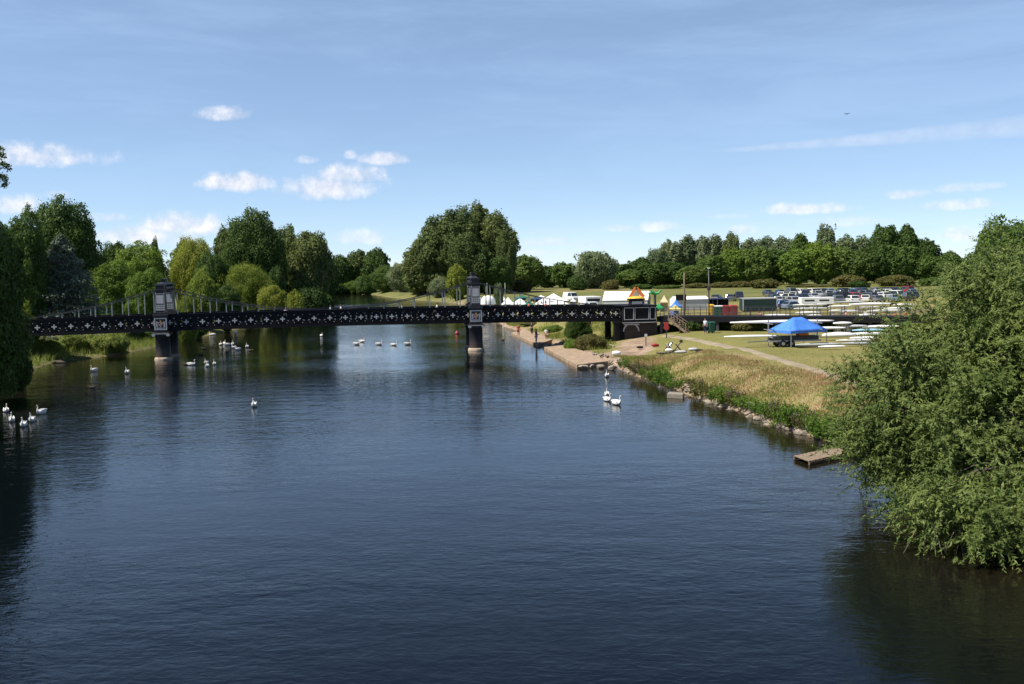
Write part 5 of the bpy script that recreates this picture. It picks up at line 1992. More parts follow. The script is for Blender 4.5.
# ------------------------------------------------------------------ vehicles
def car_proto(kind):
    L, Wd, H = {'hatchback': (3.9, 1.72, 1.48), 'estate': (4.5, 1.78, 1.55), 'off_roader': (4.6, 1.88, 1.8), 'van': (4.9, 1.95, 2.1)}[kind]
    root = empty(kind, (0, 0, 0))
    hl = L / 2
    if kind == 'van':
        low = [(-hl, .3), (hl, .3), (hl, .85), (hl - .7, 1.05), (-hl, 1.1)]
        cab = [(-hl + .03, 1.1), (hl - .75, 1.06), (hl - 1.35, H - .08), (hl - 1.8, H), (-hl + .1, H)]
    else:
        rear = {'hatchback': .12, 'estate': .1, 'off_roader': .05}[kind]
        low = [(-hl, .32), (hl, .3), (hl + .02, .62), (hl - .15, .78), (hl - 1.05, .92), (-hl + .02, .95)]
        cab = [(-hl + rear, .94), (hl - 1.0, .91), (hl - 1.75, H - .06), (hl - 2.1, H), (-hl + .75 if kind == 'hatchback' else -hl + .45, H - .02)]
    rings = []
    body = MB()
    for s, k in ((-1, 1), (-.93, 1.0), (.93, 1), (1, 1)):
        zc_ = .6
        f = .96 if abs(s) == 1 else 1.0
        rings.append([(x_ * f, s * Wd / 2, zc_ + (z_ - zc_) * f) for x_, z_ in low])
    body.loft(rings)
    rings = []
    for s in (-1, -.9, .9, 1):
        rings.append([(x_ * (.99 if abs(s) == 1 else 1), s * (Wd / 2 - .03 - (z_ - .93) * .2), z_) for x_, z_ in cab])
    body.loft(rings)
    body.build('body', M['white_gloss'], root, bevel=0.04)
    gl = MB()
    z0, z1 = cab[0][1] + .06, H - .12
    xr = cab[0][0] + (.25 if kind != 'van' else 2.2)
    for s in (-1, 1):
        yy0, yy1 = (Wd / 2 - .03 - (z0 - .93) * .2) + .012, (Wd / 2 - .03 - (z1 - .93) * .2) + .012
        xa, xb = cab[1][0] - .12, cab[2][0] - .02
        xc = cab[4][0] - .05 if kind != 'van' else xr
        poly = [(xr, yy0, z0), (xa - .1, yy0, z0), (xb, yy1, z1), (xc + .12, yy1, z1)]
        gl.add([(a, s * b, c) for a, b, c in poly] + [(a, s * (b - .03), c) for a, b, c in poly], [(0, 1, 2, 3), (7, 6, 5, 4), (0, 4, 5, 1), (1, 5, 6, 2), (2, 6, 7, 3), (3, 7, 4, 0)])
    for (xa, za), (xb, zb), off in (((cab[1][0], cab[1][1]), (cab[2][0], cab[2][1]), .015), ((cab[0][0], cab[0][1]), (cab[4][0], cab[4][1]), -.015)):
        p0 = (xa + (xb - xa) * .12 + off, za + (zb - za) * .12 + .01)
        p1 = (xa + (xb - xa) * .9 + off, za + (zb - za) * .9 + .01)
        w0, w1 = Wd / 2 - .14, Wd / 2 - .24
        gl.add([(p0[0], -w0, p0[1]), (p0[0], w0, p0[1]), (p1[0], w1, p1[1]), (p1[0], -w1, p1[1]),
                (p0[0] - off * 2, -w0, p0[1]), (p0[0] - off * 2, w0, p0[1]), (p1[0] - off * 2, w1, p1[1]), (p1[0] - off * 2, -w1, p1[1])],
               [(0, 1, 2, 3), (7, 6, 5, 4), (0, 4, 5, 1), (1, 5, 6, 2), (2, 6, 7, 3), (3, 7, 4, 0)])
    gl.build('windows', M['glass'], root)
    for sx in (-1, 1):
        for sy in (-1, 1):
            w = MB()
            w.tube([(sx * (hl - .78), sy * (Wd / 2 - .2), .32), (sx * (hl - .78), sy * (Wd / 2 + .015), .32)], .32, 16)
            w.cur = 1
            w.tube([(sx * (hl - .78), sy * (Wd / 2 - .1), .32), (sx * (hl - .78), sy * (Wd / 2 + .03), .32)], .19, 12)
            w.build('wheel', [M['rubber'], M['metal']], root)
    for sy in (-1, 1):
        MB().box(hl - .06, hl + .025, sy * (Wd / 2 - .32) - .14, sy * (Wd / 2 - .32) + .14, .58, .72).build('headlight', M['metal'], root)
        MB().box(-hl - .02, -hl + .05, sy * (Wd / 2 - .16) - .09, sy * (Wd / 2 - .16) + .09, .68, .88).build('tail_light', M['red'], root)
    return root


CARC = {'silver': (.45, .46, .48), 'white': (.72, .72, .71), 'black': (.012, .012, .014), 'navy': (.02, .035, .08), 'blue': (.05, .12, .28), 'grey': (.14, .15, .16), 'red': (.3, .02, .02), 'pale blue': (.25, .34, .45), 'dark green': (.02, .05, .035)}
for k, c in CARC.items():
    m, nt, b = nodes_of('car_paint_' + k.replace(' ', '_'))
    b.inputs['Base Color'].default_value = c + (1,)
    b.inputs['Roughness'].default_value = 0.3
    b.inputs['Metallic'].default_value = 0.4 if k in ('silver', 'grey', 'blue', 'pale blue') else 0.0
    b.inputs['Coat Weight'].default_value = 0.6
    b.inputs['Coat Roughness'].default_value = 0.05
    n_ = noise(nt, 8, 4)
    rr = ramp(nt, [(0.3, (.22,) * 3), (0.7, (.4,) * 3)])
    nt.links.new(n_.outputs[0], rr.inputs[0])
    nt.links.new(rr.outputs[0], b.inputs['Roughness'])
    CARC[k] = m
CARS = {}


def car(kind, colr, px, Y, yaw, where):
    q = A(px, 300, Y)
    if kind not in CARS:
        e = CARS[kind] = car_proto(kind)
    else:
        e = copy_tree(CARS[kind])
    e.location = (q.x, Y, hz(q.x, Y))
    e.rotation_euler.z = R(yaw)
    tag(e, '%s %s parked %s' % (colr, {'hatchback': 'hatchback', 'estate': 'estate car', 'off_roader': 'off-roader', 'van': 'van'}[kind], where), 'van' if kind == 'van' else 'car', 'vehicles in the meadow car park')
    paint(e, 'body', CARC[colr])


kinds = ['hatchback', 'estate', 'hatchback', 'off_roader', 'estate', 'hatchback', 'estate']
cols = ['navy', 'silver', 'black', 'white', 'grey', 'white', 'black', 'blue', 'silver', 'silver', 'navy', 'pale blue', 'white', 'red', 'grey', 'black']
rows = [('in the back car park row', 250, 768, 915, 10.3, 100), ('in the fourth car park row', 229, 770, 915, 11.4, 80),
        ('in the third car park row', 211, 776, 915, 12.8, 102), ('in the second car park row', 194, 780, 915, 13.8, 78)]
i = 0
for nm, Y, a, b, st_, yaw in rows:
    px = a
    while px < b:
        spot = ' left of the white trailer' if px < 798 else ' behind the white trailer' if px < 834 else ' above the longest boat' if px < 872 else ' near the willow'
        if not (Y < 200 and 797 < px < 835):
            car(kinds[(i * 5 + i // 7) % 7], cols[(i * 7 + i // 5) % 16], px, Y + rnd.uniform(-2.5, 2.5), yaw + rnd.uniform(-14, 14) + (180 if i % 3 == 0 else 0), nm + spot)
        px += st_ * rnd.uniform(.92, 1.15)
        i += 1
car('estate', 'blue', 783, 172, 35, 'in the front row beside the green container')
car('hatchback', 'pale blue', 793, 168, 25, 'in the front row close left of the white trailer')
car('hatchback', 'black', 717, 215, 60, 'behind the portable toilets')
car('estate', 'grey', 731, 215, 70, 'behind the red cabins')
car('off_roader', 'navy', 739, 225, 80, 'left of the green container, farther back')
car('estate', 'white', 592, 180, -80, 'in front of the motorhome')
car('van', 'white', 571, 240, -60, 'far behind the white peaked tents')


def boxy(name, px, top, hw, Y, depth, rot, m, label, cat, trim=None, wheels=True, windows=None, lift=.5):
    q = A(px, top, Y)
    zb = hz(q.x, Y)
    H, w = q.z - zb, hw * Y / F
    e = empty(name, (q.x, Y, zb), R(rot), label, cat)
    b = MB()
    b.box(-w, w, -depth / 2, depth / 2, lift, H)
    bo = b.build('body', m, e, bevel=.06)
    if trim:
        t = MB()
        for sx in (-1, 1):
            t.box(sx * w - .09, sx * w + .09, -depth / 2 - .03, -depth / 2 + .05, lift, H - .16)
        t.box(-w - .09, w + .09, -depth / 2 - .03, -depth / 2 + .05, H - .155, H + .05)
        t.box(-w - .09, w + .09, -depth / 2 + .051, depth / 2 + .03, H + .004, H + .05)
        t.build('edge_frame', trim, e)
    if windows:
        for a, b_, z0, z1 in windows:
            MB().box(a * w, b_ * w, -depth / 2 - .02, -depth / 2 + .03, z0 * H, z1 * H).build('window', M['glass'], e)
    if wheels:
        for sx in (-.6, .6):
            MB().tube([(sx * w, -depth / 2 + .02, .35), (sx * w, -depth / 2 + .25, .35)], .35, 14).build('wheel', M['rubber'], e)
            MB().tube([(sx * w, depth / 2 - .25, .35), (sx * w, depth / 2 - .02, .35)], .35, 14).build('wheel', M['rubber'], e)
        MB().box(-w * .95, w * .95, -depth / 2 + .3, depth / 2 - .3, lift - .15, lift - .002).build('chassis', M['dark_metal'], e)
    return e


boxy('lorry_trailer', 758, 298, 17, 165, 2.4, 3, M['container'], 'dark green box trailer with a pale frame behind the walkway', 'trailer', M['wall_grey'], True, None, .22)
boxy('box_trailer', 816, 297.2, 16, 178, 2.4, -3, M['white_gloss'], 'white box trailer among the parked cars', 'trailer', None, True, [(-.8, -.2, .62, .78), (.1, .7, .62, .78)])
boxy('motorhome', 589.5, 296.3, 8, 196, 5.5, 12, M['white_gloss'], 'white motorhome left of the long marquee', 'motorhome', None, True, [(-.8, .8, .55, .82)], .35)
for px, top, hw, m, lb in ((710.8, 304.3, 2.2, 'yellow', 'bright yellow portable cabin by the lamp post'), (717.8, 305.5, 4.4, 'green_paint', 'dark green portable cabin with a white top'),
                           (725.2, 305.3, 3.5, 'red', 'left one of two dark red portable cabins'), (733, 305, 3.4, 'red', 'right one of two dark red portable cabins')):
    Y = 150
    q = A(px, top, Y)
    zb = hz(q.x, Y)
    H, w = q.z - zb, hw * Y / F
    e = empty('portable_cabin', (q.x, Y, zb), R(6), lb, 'cabin', 'portable cabins in a row behind the walkway')
    MB().box(-w, w, -.55, .55, 0, H - .15).build('body', M[m], e, bevel=.04)
    MB().box(-w * 1.05, w * 1.05, -.6, .6, H - .149, H, taper=.8).build('roof', M['white_gloss'] if m in ('green_paint',) else M[m], e)
    MB().box(-w * .6, w * .6, -.59, -.551, .08, H - .35).build('door', M[m], e)
# dark blue awning tunnel
q = A(716, 298, 178)
zb = hz(q.x, 178)
e = empty('awning_tent', (q.x, 178, zb), R(4), 'dark navy awning with a curved front left of the portable cabins', 'tent', 'tents on the meadow beyond the bridge')
mb = MB()
rings = []
for k in range(9):
    a = k / 8 * math.pi / 2
    rings.append([(-2.6 + 1.3 * (1 - math.sin(a)) - .9, -1.6, (q.z - zb) * math.sin(a)), (-2.6 + 1.3 * (1 - math.sin(a)) - .9, 1.6, (q.z - zb) * math.sin(a))])
prof = [(-3.3, 0), (-3.1, 1.0), (-2.6, 1.7), (-1.8, 2.2), (2.8, 2.35), (2.8, 2.25), (-1.75, 2.1), (-2.5, 1.6), (-3.0, .95), (-3.18, 0)]
hk = (q.z - zb) / 2.35
mb.prism([(a, b * hk) for a, b in prof], -1.7, 1.7)
mb.build('canopy', M['blue_dark'], e)
MB().box(-2.4, 2.7, 1.4, 1.5, 0, 2.0 * hk).build('back_wall', M['black'], e)
mb = MB()
for x_ in (-.2, 2.7):
    for y_ in (-1.6, 1.35):
        mb.bar((x_, y_, 0), (x_, y_, 2.1 * hk), .06)
mb.build('leg_frame', M['metal'], e)

# fairground pieces
def stall(px, Y, lb):
    q = A(px, 306, Y)
    return empty('fairground_ride', (q.x, Y, hz(q.x, Y)), 0, lb, 'fairground ride', 'fairground rides beyond the bridge end'), Y / F


e, k = stall(636, 168, 'fairground ride with a pointed orange-edged gable and yellow eaves')
g = hz(*e.location[:2])
zE, zA = A(636, 299, 168).z - g, A(637, 287.5, 168).z - g
MB().box(-1.2, 1.3, -1, 1, 0, zE - .25).build('base', M['dark_metal'], e)
mb = MB()
mb.lathe([(1.5, zE - .25), (1.65, zE), (1.3, zE + .35), (.4, zE + .5)], 14)
mb.build('eaves', M['yellow'], e)
mb = MB()
mb.prism([(-.75, zE + .35), (.75, zE + .35), (.1, zA - .35)], -.3, .3)
mb.build('gable', M['hanger'], e)
mb = MB()
mb.bar((-1.0, 0, zE + .3), (.05, 0, zA), .2, .6)
mb.bar((1.35, 0, zE + .3), (.1, 0, zA - .1), .2, .6)
mb.build('gable_edge', M['orange'], e)
e, k = stall(655, 172, 'fairground ride with spiky green arms')
zh = A(655, 294, 172).z - hz(*e.location[:2])
MB().lathe([(.8, 0), (.7, .4), (.25, .6), (.2, zh)], 12).build('column', M['dark_metal'], e)
for j in range(10):
    a = j * math.pi * 2 / 10
    r = 1.35 if j % 2 else 1.0
    MB().tube([(0, 0, zh - .1), (math.cos(a) * r * .6, math.sin(a) * r * .6, zh + .2), (math.cos(a) * r, math.sin(a) * r, zh + .75 - .3 * (j % 3))], [.2, .16, .05], 6).build('arm', M['green_bright'], e)
pavilion(664, 295, 4, 170, cloth('cream_fabric', (.62, .5, .32)), 'cream and orange topped stall right of the spiky green ride', .6, 'fairground_stall')
pavilion(676, 299.5, 4.5, 150, M['blue_fabric'], 'small stall with a peaked blue roof beside the wooden pole', .62, 'fairground_stall')
pavilion(675, 304.5, 6, 138, cloth('dull_yellow_canvas', (.5, .42, .16)), 'low stall with yellow eaves in front of the blue roofed stall', .75, 'fairground_stall', False)
pavilion(658, 303.5, 5, 140, M['green_bright'], 'low green stall roof behind the abutment end', .75, 'fairground_stall', False)
q = A(681, 294.5, 168)
e = empty('sign_board', (q.x, 168, hz(q.x, 168)), 0, 'black board on posts above the white awning by the wooden pole', 'sign')
hb = q.z - hz(q.x, 168)
MB().box(-.9, .9, -.05, .05, hb - 1.0, hb).build('board', M['black'], e)
mb = MB()
for x_ in (-.8, .8):
    mb.bar((x_, .08, -.2), (x_, .08, hb - .05), .08)
mb.build('post', M['dark_metal'], e)
# small barrier fence in front of the vehicles
mb = MB()
e = empty('rail_fence', (0, 0, 0), 0, 'thin rail fence along the edge of the car park behind the walkway', 'fence')
pts_ = [A(px, 310, 142) for px in range(650, 931, 10)]
posts, rail = MB(), MB()
for a, b in zip(pts_[:-1], pts_[1:]):
    za, zb2 = hz(a.x, a.y), hz(b.x, b.y)
    posts.box(a.x - .05, a.x + .05, a.y - .05, a.y + .05, za - .2, za + 1.0)
    for h in (.55, .95):
        rail.bar((a.x, a.y, za + h), (b.x, b.y, zb2 + h), .06)
posts.build('post', M['pole_wood'], e)
rail.build('rail', M['pole_wood'], e)

# ------------------------------------------------------------------ rowing boats
def hull_mesh(L, w, d, n=22):
    rings = []
    for i in range(n + 1):
        t = i / n
        s = math.sin(math.pi * min(max(t, .012), .988)) ** .62
        ring = []
        for j in range(10):
            a = math.pi + math.pi * j / 9
            ring.append(((t - .5) * L, math.cos(a) * w / 2 * s, d * .5 + (math.sin(a) * d * .5) * (.45 + .55 * s) + .04 * abs(t - .5) * d))
        for j in range(1, 5):
            a = math.pi * j / 5
            ring.append(((t - .5) * L, math.cos(a) * w / 2 * s * .98, d * .5 + math.sin(a) * d * .22 * s))
        rings.append(ring)
    return MB().loft(rings)


TR = 'boat trestles on the grass'


def boat(px0, px1, py, Y, label, m='white_gloss', w=.62, d=.42, yaw=0.0, support=True, cock=True, flip=False):
    a, b = A(px0, py, Y), A(px1, py, Y)
    c = (a + b) / 2
    L = (b - a).length / math.cos(R(yaw))
    e = empty('rowing_boat', (c.x, c.y, c.z - d / 2), R(yaw), label, 'boat', 'racing boats laid out on the meadow')
    zb = hz(c.x, c.y)
    if c.z - d / 2 < zb + .12:
        e.location.z = zb + .1
    o = hull_mesh(L, w, d).build('hull', M[m], e, True)
    if flip:
        o.rotation_euler.x = math.pi
        o.location.z = d
    elif cock:
        mb = MB()
        mb.box(-L * .2, L * .2, -w * .3, w * .3, d * .56, d * .735)
        mb.build('cockpit', M['dark_metal'], e, bevel=.03)
    mb = MB()
    for k in range(3):
        x_ = (-.12 + .12 * k) * L
        s = 1 if k % 2 else -1
        mb.bar((x_ - .2, 0, d * .74), (x_, s * (w / 2 + .5), d * .8), .03)
        mb.bar((x_ + .2, 0, d * .74), (x_, s * (w / 2 + .5), d * .8), .03)
    if L > 5 and not flip:
        mb.build('rigger', M['metal'], e)
    h = e.location.z - zb
    if support and h > .25:
        for s in (-.24, .24):
            t = empty('boat_trestle', (c.x + math.cos(R(yaw)) * s * L, c.y + math.sin(R(yaw)) * s * L, zb), R(yaw), 'metal trestle holding up the ' + label.split(' on ')[0].split(' behind ')[0].split(' in front')[0], 'trestle', TR)
            mb = MB()
            for sx in (-1, 1):
                mb.bar((sx * .22, -w * .6, 0), (sx * .03, -w * .5, h - .04), .05)
                mb.bar((sx * .22, w * .6, 0), (sx * .03, w * .5, h - .04), .05)
            mb.build('leg_frame', M['metal'], t)
            MB().box(-.06, .06, -w * .62, w * .62, h - .06, h - .003).build('crossbar', M['dark_metal'], t)
    return e


# boat trailer under the gazebo
tq = Vector((26.6, 92.3))
tz = hz(*tq)
te = empty('boat_trailer', (tq.x, tq.y, tz), R(5), 'grey twin-axle boat trailer with uprights under the blue gazebo', 'trailer')
mb = MB()
mb.box(-2.6, 2.4, -.75, -.65, .5, .64)
mb.box(-2.6, 2.4, .65, .75, .5, .64)
for x_ in (-2.5, -1.2, 0, 1.2, 2.3):
    mb.box(x_ - .05, x_ + .05, -.649, .649, .51, .63)
mb.bar((-2.6, 0, .57), (-4.4, 0, .5), .09)
mb.build('chassis', M['metal'], te)
MB().box(-2.3, 2.2, -.62, .62, .641, 1.0).build('storage_box', M['dark_metal'], te, bevel=.03)
MB().box(.3, 1.3, -.5, .3, 1.0, 1.25).build('kit_bag', M['orange'], te, bevel=.08)
for x_ in (-1.35, -.55, .3):
    for y_ in (-.85, .85):
        w = MB().tube([(x_, y_ - .1, .33), (x_, y_ + .1, .33)], .33, 16)
        w.cur = 1
        w.tube([(x_, y_ - .13, .33), (x_, y_ + .13, .33)], .16, 12)
        if x_ < .2:
            w.build('wheel', [M['rubber'], M['metal']], te)
for x_ in (-2.45, 2.3):
    mb = MB()
    mb.bar((x_, 0, .64), (x_, 0, 2.55), .09)
    for z in (.95, 1.6, 2.2):
        mb.bar((x_, -1.2, z), (x_, 1.2, z), .06)
    mb.build('upright', M['metal'], te)
boat(730, 834, 322, 94, 'long white racing boat on the top arms of the boat trailer', support=False, cock=False, flip=True, w=.66)
boat(724, 778, 336.6, 92, 'white racing boat bow on the low arms of the boat trailer', support=False, cock=False, flip=True, w=.5, d=.34)
boat(694, 758, 316.2, 124, 'long white boat behind the walkway rail by the lamp post')
boat(795, 842, 347.5, 90, 'grey open boat lying on the grass beside the gazebo', 'grey_gloss', .9, .5, 4)
boat(818, 846, 351, 87.5, 'short white boat lying in front of the grey open boat', 'white_gloss', .5, .32, 3, True, False, True)
boat(822, 856, 337.5, 99, 'thick white boat behind the right leg of the gazebo', w=.9, d=.75, cock=False, flip=True)
boat(846, 888, 334.5, 101, 'white boat at the willow edge behind the grey open boat', d=.5, flip=True)
boat(836, 872, 342.5, 95, 'white boat on low trestles near the willow', w=.6)
boat(840, 885, 346.5, 91, 'pale grey boat nearest the willow', 'grey_gloss')
boat(852, 884, 330.5, 104, 'pale blue covered boat near the willow', 'blue_pale' if 'blue_pale' in M else 'blue_fabric', flip=True)
boat(806, 846, 328.5, 103, 'white boat directly behind the gazebo roof right side', flip=True)
boat(833, 852, 323.5, 105, 'short white boat under the walkway right of the gazebo', flip=True)
boat(795, 820, 313, 126, 'white boat behind the walkway above the gazebo', flip=True)
boat(806, 822, 316, 122, 'short white boat close behind the walkway rail', flip=True)
boat(829, 843, 311, 132, 'short white boat behind the three people in red', flip=True)
boat(858, 876, 315.2, 124, 'white boat behind the walkway beside the willow', flip=True)
boat(793, 827, 304.4, 152, 'upper white boat in front of the white box trailer', d=.55)
boat(794, 829, 308, 149, 'lower white boat in front of the white box trailer', d=.55)
boat(828, 852, 306.6, 150, 'white boat right of the white box trailer', d=.5, flip=True)
boat(849, 892, 304.4, 152, 'longest white boat in front of the parked cars', d=.62, flip=True)
boat(858, 880, 307, 150, 'white boat under the longest white boat', d=.45)
boat(893, 915, 305, 152, 'white boat at the willow edge in front of the cars', d=.5, flip=True)
boat(836, 860, 311.5, 133, 'white boat below the white box trailer on the right', d=.45, flip=True)
boat(866, 905, 311, 134, 'white boat low behind the walkway near the willow', d=.45, flip=True)
for k, (a_, b_, y_, Y_, lb_) in enumerate(((842, 868, 326.5, 105, 'pale boat under the walkway, left of the blue covered boat'), (850, 880, 339, 97, 'pale boat behind the boat on low trestles'),
                                           (803, 826, 318.3, 121, 'pale boat just showing over the walkway beside the gazebo peak'), (836, 858, 317.6, 122, 'pale boat showing over the walkway right of the gazebo'),
                                           (762, 790, 315.6, 124, 'pale boat showing over the walkway left of the gazebo'), (870, 900, 318, 121, 'pale boat showing over the walkway at the willow edge'),
                                           (832, 866, 302.2, 160, 'pale boat on the grass between trailer and parked cars'), (884, 912, 308.5, 146, 'pale boat low at the willow edge'))):
    boat(a_, b_, y_, Y_, lb_, 'white_gloss' if k % 3 else 'grey_gloss', .55, .4, rnd.uniform(-5, 5), True, False, True)
boat(868, 905, 322, 109, 'white boat half hidden in the willow leaves, upper', d=.45, flip=True)
boat(862, 900, 327, 106, 'white boat half hidden in the willow leaves, lower', d=.45, flip=True)

# ------------------------------------------------------------------ poles, signs, bins, kit on the lawn
def pole(px, top, base, name, label, cat, m, r, lamp=False):
    q = ground(px, base)
    t = A(px, top, q.y)
    h = t.z - q.z
    e = empty(name, q, 0, label, cat)
    MB().tube([(0, 0, -.3), (0, 0, h)], [r, r * .7], 10).build('post', m, e, True)
    if lamp:
        MB().tube([(0, 0, h), (0, 0, h + .12), (-.12, -.5, h + .2)], [.04, .04, .03], 6).build('bracket', m, e)
        MB().box(-.28, .06, -.75, -.4, h + .13, h + .24).build('lamp_head', M['white_gloss'], e, bevel=.03)
        MB().box(-.22, .22, -.13, .13, h * .62, h * .62 + .5).build('control_box', M['dark_metal'], e)
    return e


pole(684.5, 272.5, 326, 'wooden_pole', 'tall bare brown wooden pole behind the timber steps', 'pole', M['pole_wood'], .14)
pole(709, 269.5, 324, 'street_lamp', 'tall dark lamp post with a pale head standing behind the walkway', 'street lamp', M['dark_metal'], .11, True)
for px in (470.5, 488.5):
    pole(px + 17, 283, 311, 'flag_pole', 'thin pale pole between the small tents, ' + ('left one' if px < 480 else 'right one'), 'pole', M['hanger'], .07)
q = ground(646, 345.5)
e = empty('information_post', q, R(-10), 'slim dark post with a small pale notice plate on the grass by the bank', 'sign')
MB().box(-.05, .05, -.05, .05, -.2, 1.25).build('post', M['dark_metal'], e)
MB().box(-.15, .15, -.09, -.055, 1.0, 1.3).build('notice_plate', M['wall_grey'], e)
q = ground(666.5, 337.5)
e = empty('lifebuoy_stand', q, R(-8), 'red lifebuoy housing on a post below the timber steps', 'lifebuoy')
MB().box(-.06, .06, -.05, .05, -.2, .9).build('post', M['dark_metal'], e)
mb = MB()
mb.tube([(0, -.02, 1.15), (0, .14, 1.15)], .33, 18)
mb.box(-.26, .26, -.021, .139, 1.2, 1.75)
mb.build('housing', M['red'], e, bevel=.03)
q = ground(711.5, 333)
e = empty('litter_bin', q, 0.2, 'dark green litter bin beside the man in the pale shirt', 'bin')
MB().box(-.3, .3, -.3, .3, .1, 1.2, taper=1.12).build('body', M['green_paint'], e, bevel=.03)
MB().box(-.38, .38, -.38, .38, 1.201, 1.32, taper=.8).build('lid', M['green_paint'], e)
mb = MB()
for sx in (-.22, .22):
    mb.tube([(sx, .2, .12), (sx, .32, .12)], .12, 10)
mb.build('wheel', M['rubber'], e)


def kit(px, py, lb):
    q = ground(px, py)
    e = empty('folding_boat_stand', q, rnd.uniform(-.3, .3), lb, 'boat stand', 'folding boat stands on the lawn')
    mb = MB()
    for y_ in (-.35, .35):
        mb.bar((-.45, y_, 0), (.35, y_, 1.0), .07)
        mb.bar((.45, y_, 0), (-.2, y_, .85), .07)
    mb.bar((.35, -.4, 1.0), (.35, .4, 1.0), .06)
    mb.build('leg_frame', M['dark_metal'], e)
    mb = MB()
    mb.add([(-.2, -.35, .85), (-.2, .35, .85), (.35, .35, 1.0), (.35, -.35, 1.0), (.05, -.35, .45), (.05, .35, .45)], [(0, 1, 5, 4), (4, 5, 2, 3)])
    mb.build('sling', M['white'], e).modifiers.new('s', 'SOLIDIFY').thickness = .02
    return e


kit(668.5, 352, 'left one of two folding boat stands beside the dark mat')
kit(677.5, 352, 'right one of two folding boat stands beside the dark mat')


def bag_mesh(L, w, h):
    rings = []
    for i in range(9):
        t = i / 8
        s = math.sin(math.pi * (.1 + .8 * t)) ** .5
        rings.append([((t - .5) * L, math.cos(a) * w / 2 * s, h * .5 + math.sin(a) * h / 2 * s) for a in [j * math.pi / 5 for j in range(10)]])
    return MB().loft(rings)


def bag(px, py, L, w, h, m, lb, name='kit_bag', rot=0.0):
    q = ground(px, py)
    o = bag_mesh(L, w, h).build(name, m, None, True)
    o.location = q
    o.rotation_euler.z = rot
    return tag(o, lb, 'bag')


q = ground(672, 353.5)
mt = MB()
mt.box(-1.6, 1.4, -.45, .45, 0, .06)
o = mt.build('ground_mat', M['rubber'], None, bevel=.02)
o.location = q + Vector((0, 0, .03))
tag(o, 'dark mat spread under the two folding boat stands', 'mat')
bag(669, 351.8, .8, .4, .35, M['white'], 'white bag under the left folding stand')
bag(681, 353.3, 1.1, .5, .3, M['pale'] if 'pale' in M else M['wall_grey'], 'pale blue-grey sack at the right end of the dark mat')
bag(693, 351, .9, .45, .35, M['wall_grey'], 'grey and white bag lying alone on the lawn right of the stands')
bag(699, 351.8, .8, .4, .28, M['rubber'], 'black bag right of the grey bag on the lawn')
bag(691, 350.8, .5, .4, .3, M['rubber'], 'small black bag left of the grey bag on the lawn')
bag(655, 346.6, .8, .5, .35, M['red'], 'red bag on the grass right of the notice post')
bag(640, 348.6, .7, .4, .3, M['rubber'], 'dark bag on the grass left of the notice post')
bag(616.5, 355.5, .9, .6, .5, M['white'], 'white sack on the bank edge above the near landing stage')
bag(681, 342.5, .35, .3, .3, M['rubber'], 'tiny dark bag alone beside the footpath')

# oars lying by the landing stage track
for i, (a, b) in enumerate((((603, 349), (622, 340)), ((606, 350), (624, 341.5)), ((568, 344), (596, 358)))):
    p, q = ground(*a, 1.0), ground(*b, 1.0)
    e = empty('oar', p, 0, ('upper dark oar lying on the gravel track', 'lower dark oar lying on the gravel track', 'dark oar lying along the near landing stage')[i], 'oar', 'oars lying by the water')
    d = q - p
    z = Vector((0, 0, .07 if i < 2 else 0.04))
    if i == 2:
        p.z = .36
        e.location = p
        d.z = 0
    n_ = d.normalized()
    MB().tube([z, z + n_ * 3.0], .03, 8).build('shaft', M['dark_metal'], e)
    s = Vector((-n_.y, n_.x, 0)) * .11
    MB().loft([[z + n_ * 3.0 - s * .3, z + n_ * 3.0 + s * .3, z + n_ * 3.0 + s * .3 + zv * .03, z + n_ * 3.0 - s * .3 + zv * .03],
               [z + n_ * 3.5 - s, z + n_ * 3.5 + s, z + n_ * 3.5 + s + zv * .03, z + n_ * 3.5 - s + zv * .03]]).build('blade', M['white_gloss'], e)

# ------------------------------------------------------------------ sky, sun, render settings
SUN_AZ, SUN_EL = R(-106), R(55)          # measured from the view axis, towards the left
sun_d = bpy.data.lights.new('sun', 'SUN')
sun_d.energy = 5.0
sun_d.angle = R(.53)
sun_d.color = (1.0, .93, .81)
sun = bpy.data.objects.new('sun', sun_d)
COL.objects.link(sun)
sdir = Vector((math.sin(SUN_AZ) * math.cos(SUN_EL), math.cos(SUN_AZ) * math.cos(SUN_EL), math.sin(SUN_EL)))
sun.rotation_euler = sdir.to_track_quat('Z', 'Y').to_euler()
sun.location = (0, 0, 60)

wd = bpy.data.worlds.new('World')
scene.world = wd
wd.use_nodes = True
nt = wd.node_tree
bg = nt.nodes['Background']
sky = nt.nodes.new('ShaderNodeTexSky')
sky.sky_type = 'NISHITA'
sky.sun_disc = False
sky.sun_elevation = SUN_EL
sky.sun_rotation = SUN_AZ
sky.altitude = 500
sky.air_density = 0.66
sky.dust_density = 0.0
sky.ozone_density = 1.6
SKY = 0.09
tc = nt.nodes.new('ShaderNodeTexCoord')
sx = nt.nodes.new('ShaderNodeSeparateXYZ')
nt.links.new(tc.outputs['Generated'], sx.inputs[0])
az = math_n(nt, 'ARCTAN2', sx.outputs[0], sx.outputs[1])
el = math_n(nt, 'ARCSINE', sx.outputs[2])
nb = noise(nt, 60, 6, .6, tc.outputs['Generated'])
nw = noise(nt, 16, 5, .6, tc.outputs['Generated'])
wob = math_n(nt, 'MULTIPLY_ADD', math_n(nt, 'ADD', nb.outputs[0], nw.outputs[0]), 2.6, -2.6)


def azel(px, py):
    d = ray(px, py).normalized()
    return math.atan2(d.x, d.y), math.asin(d.z)


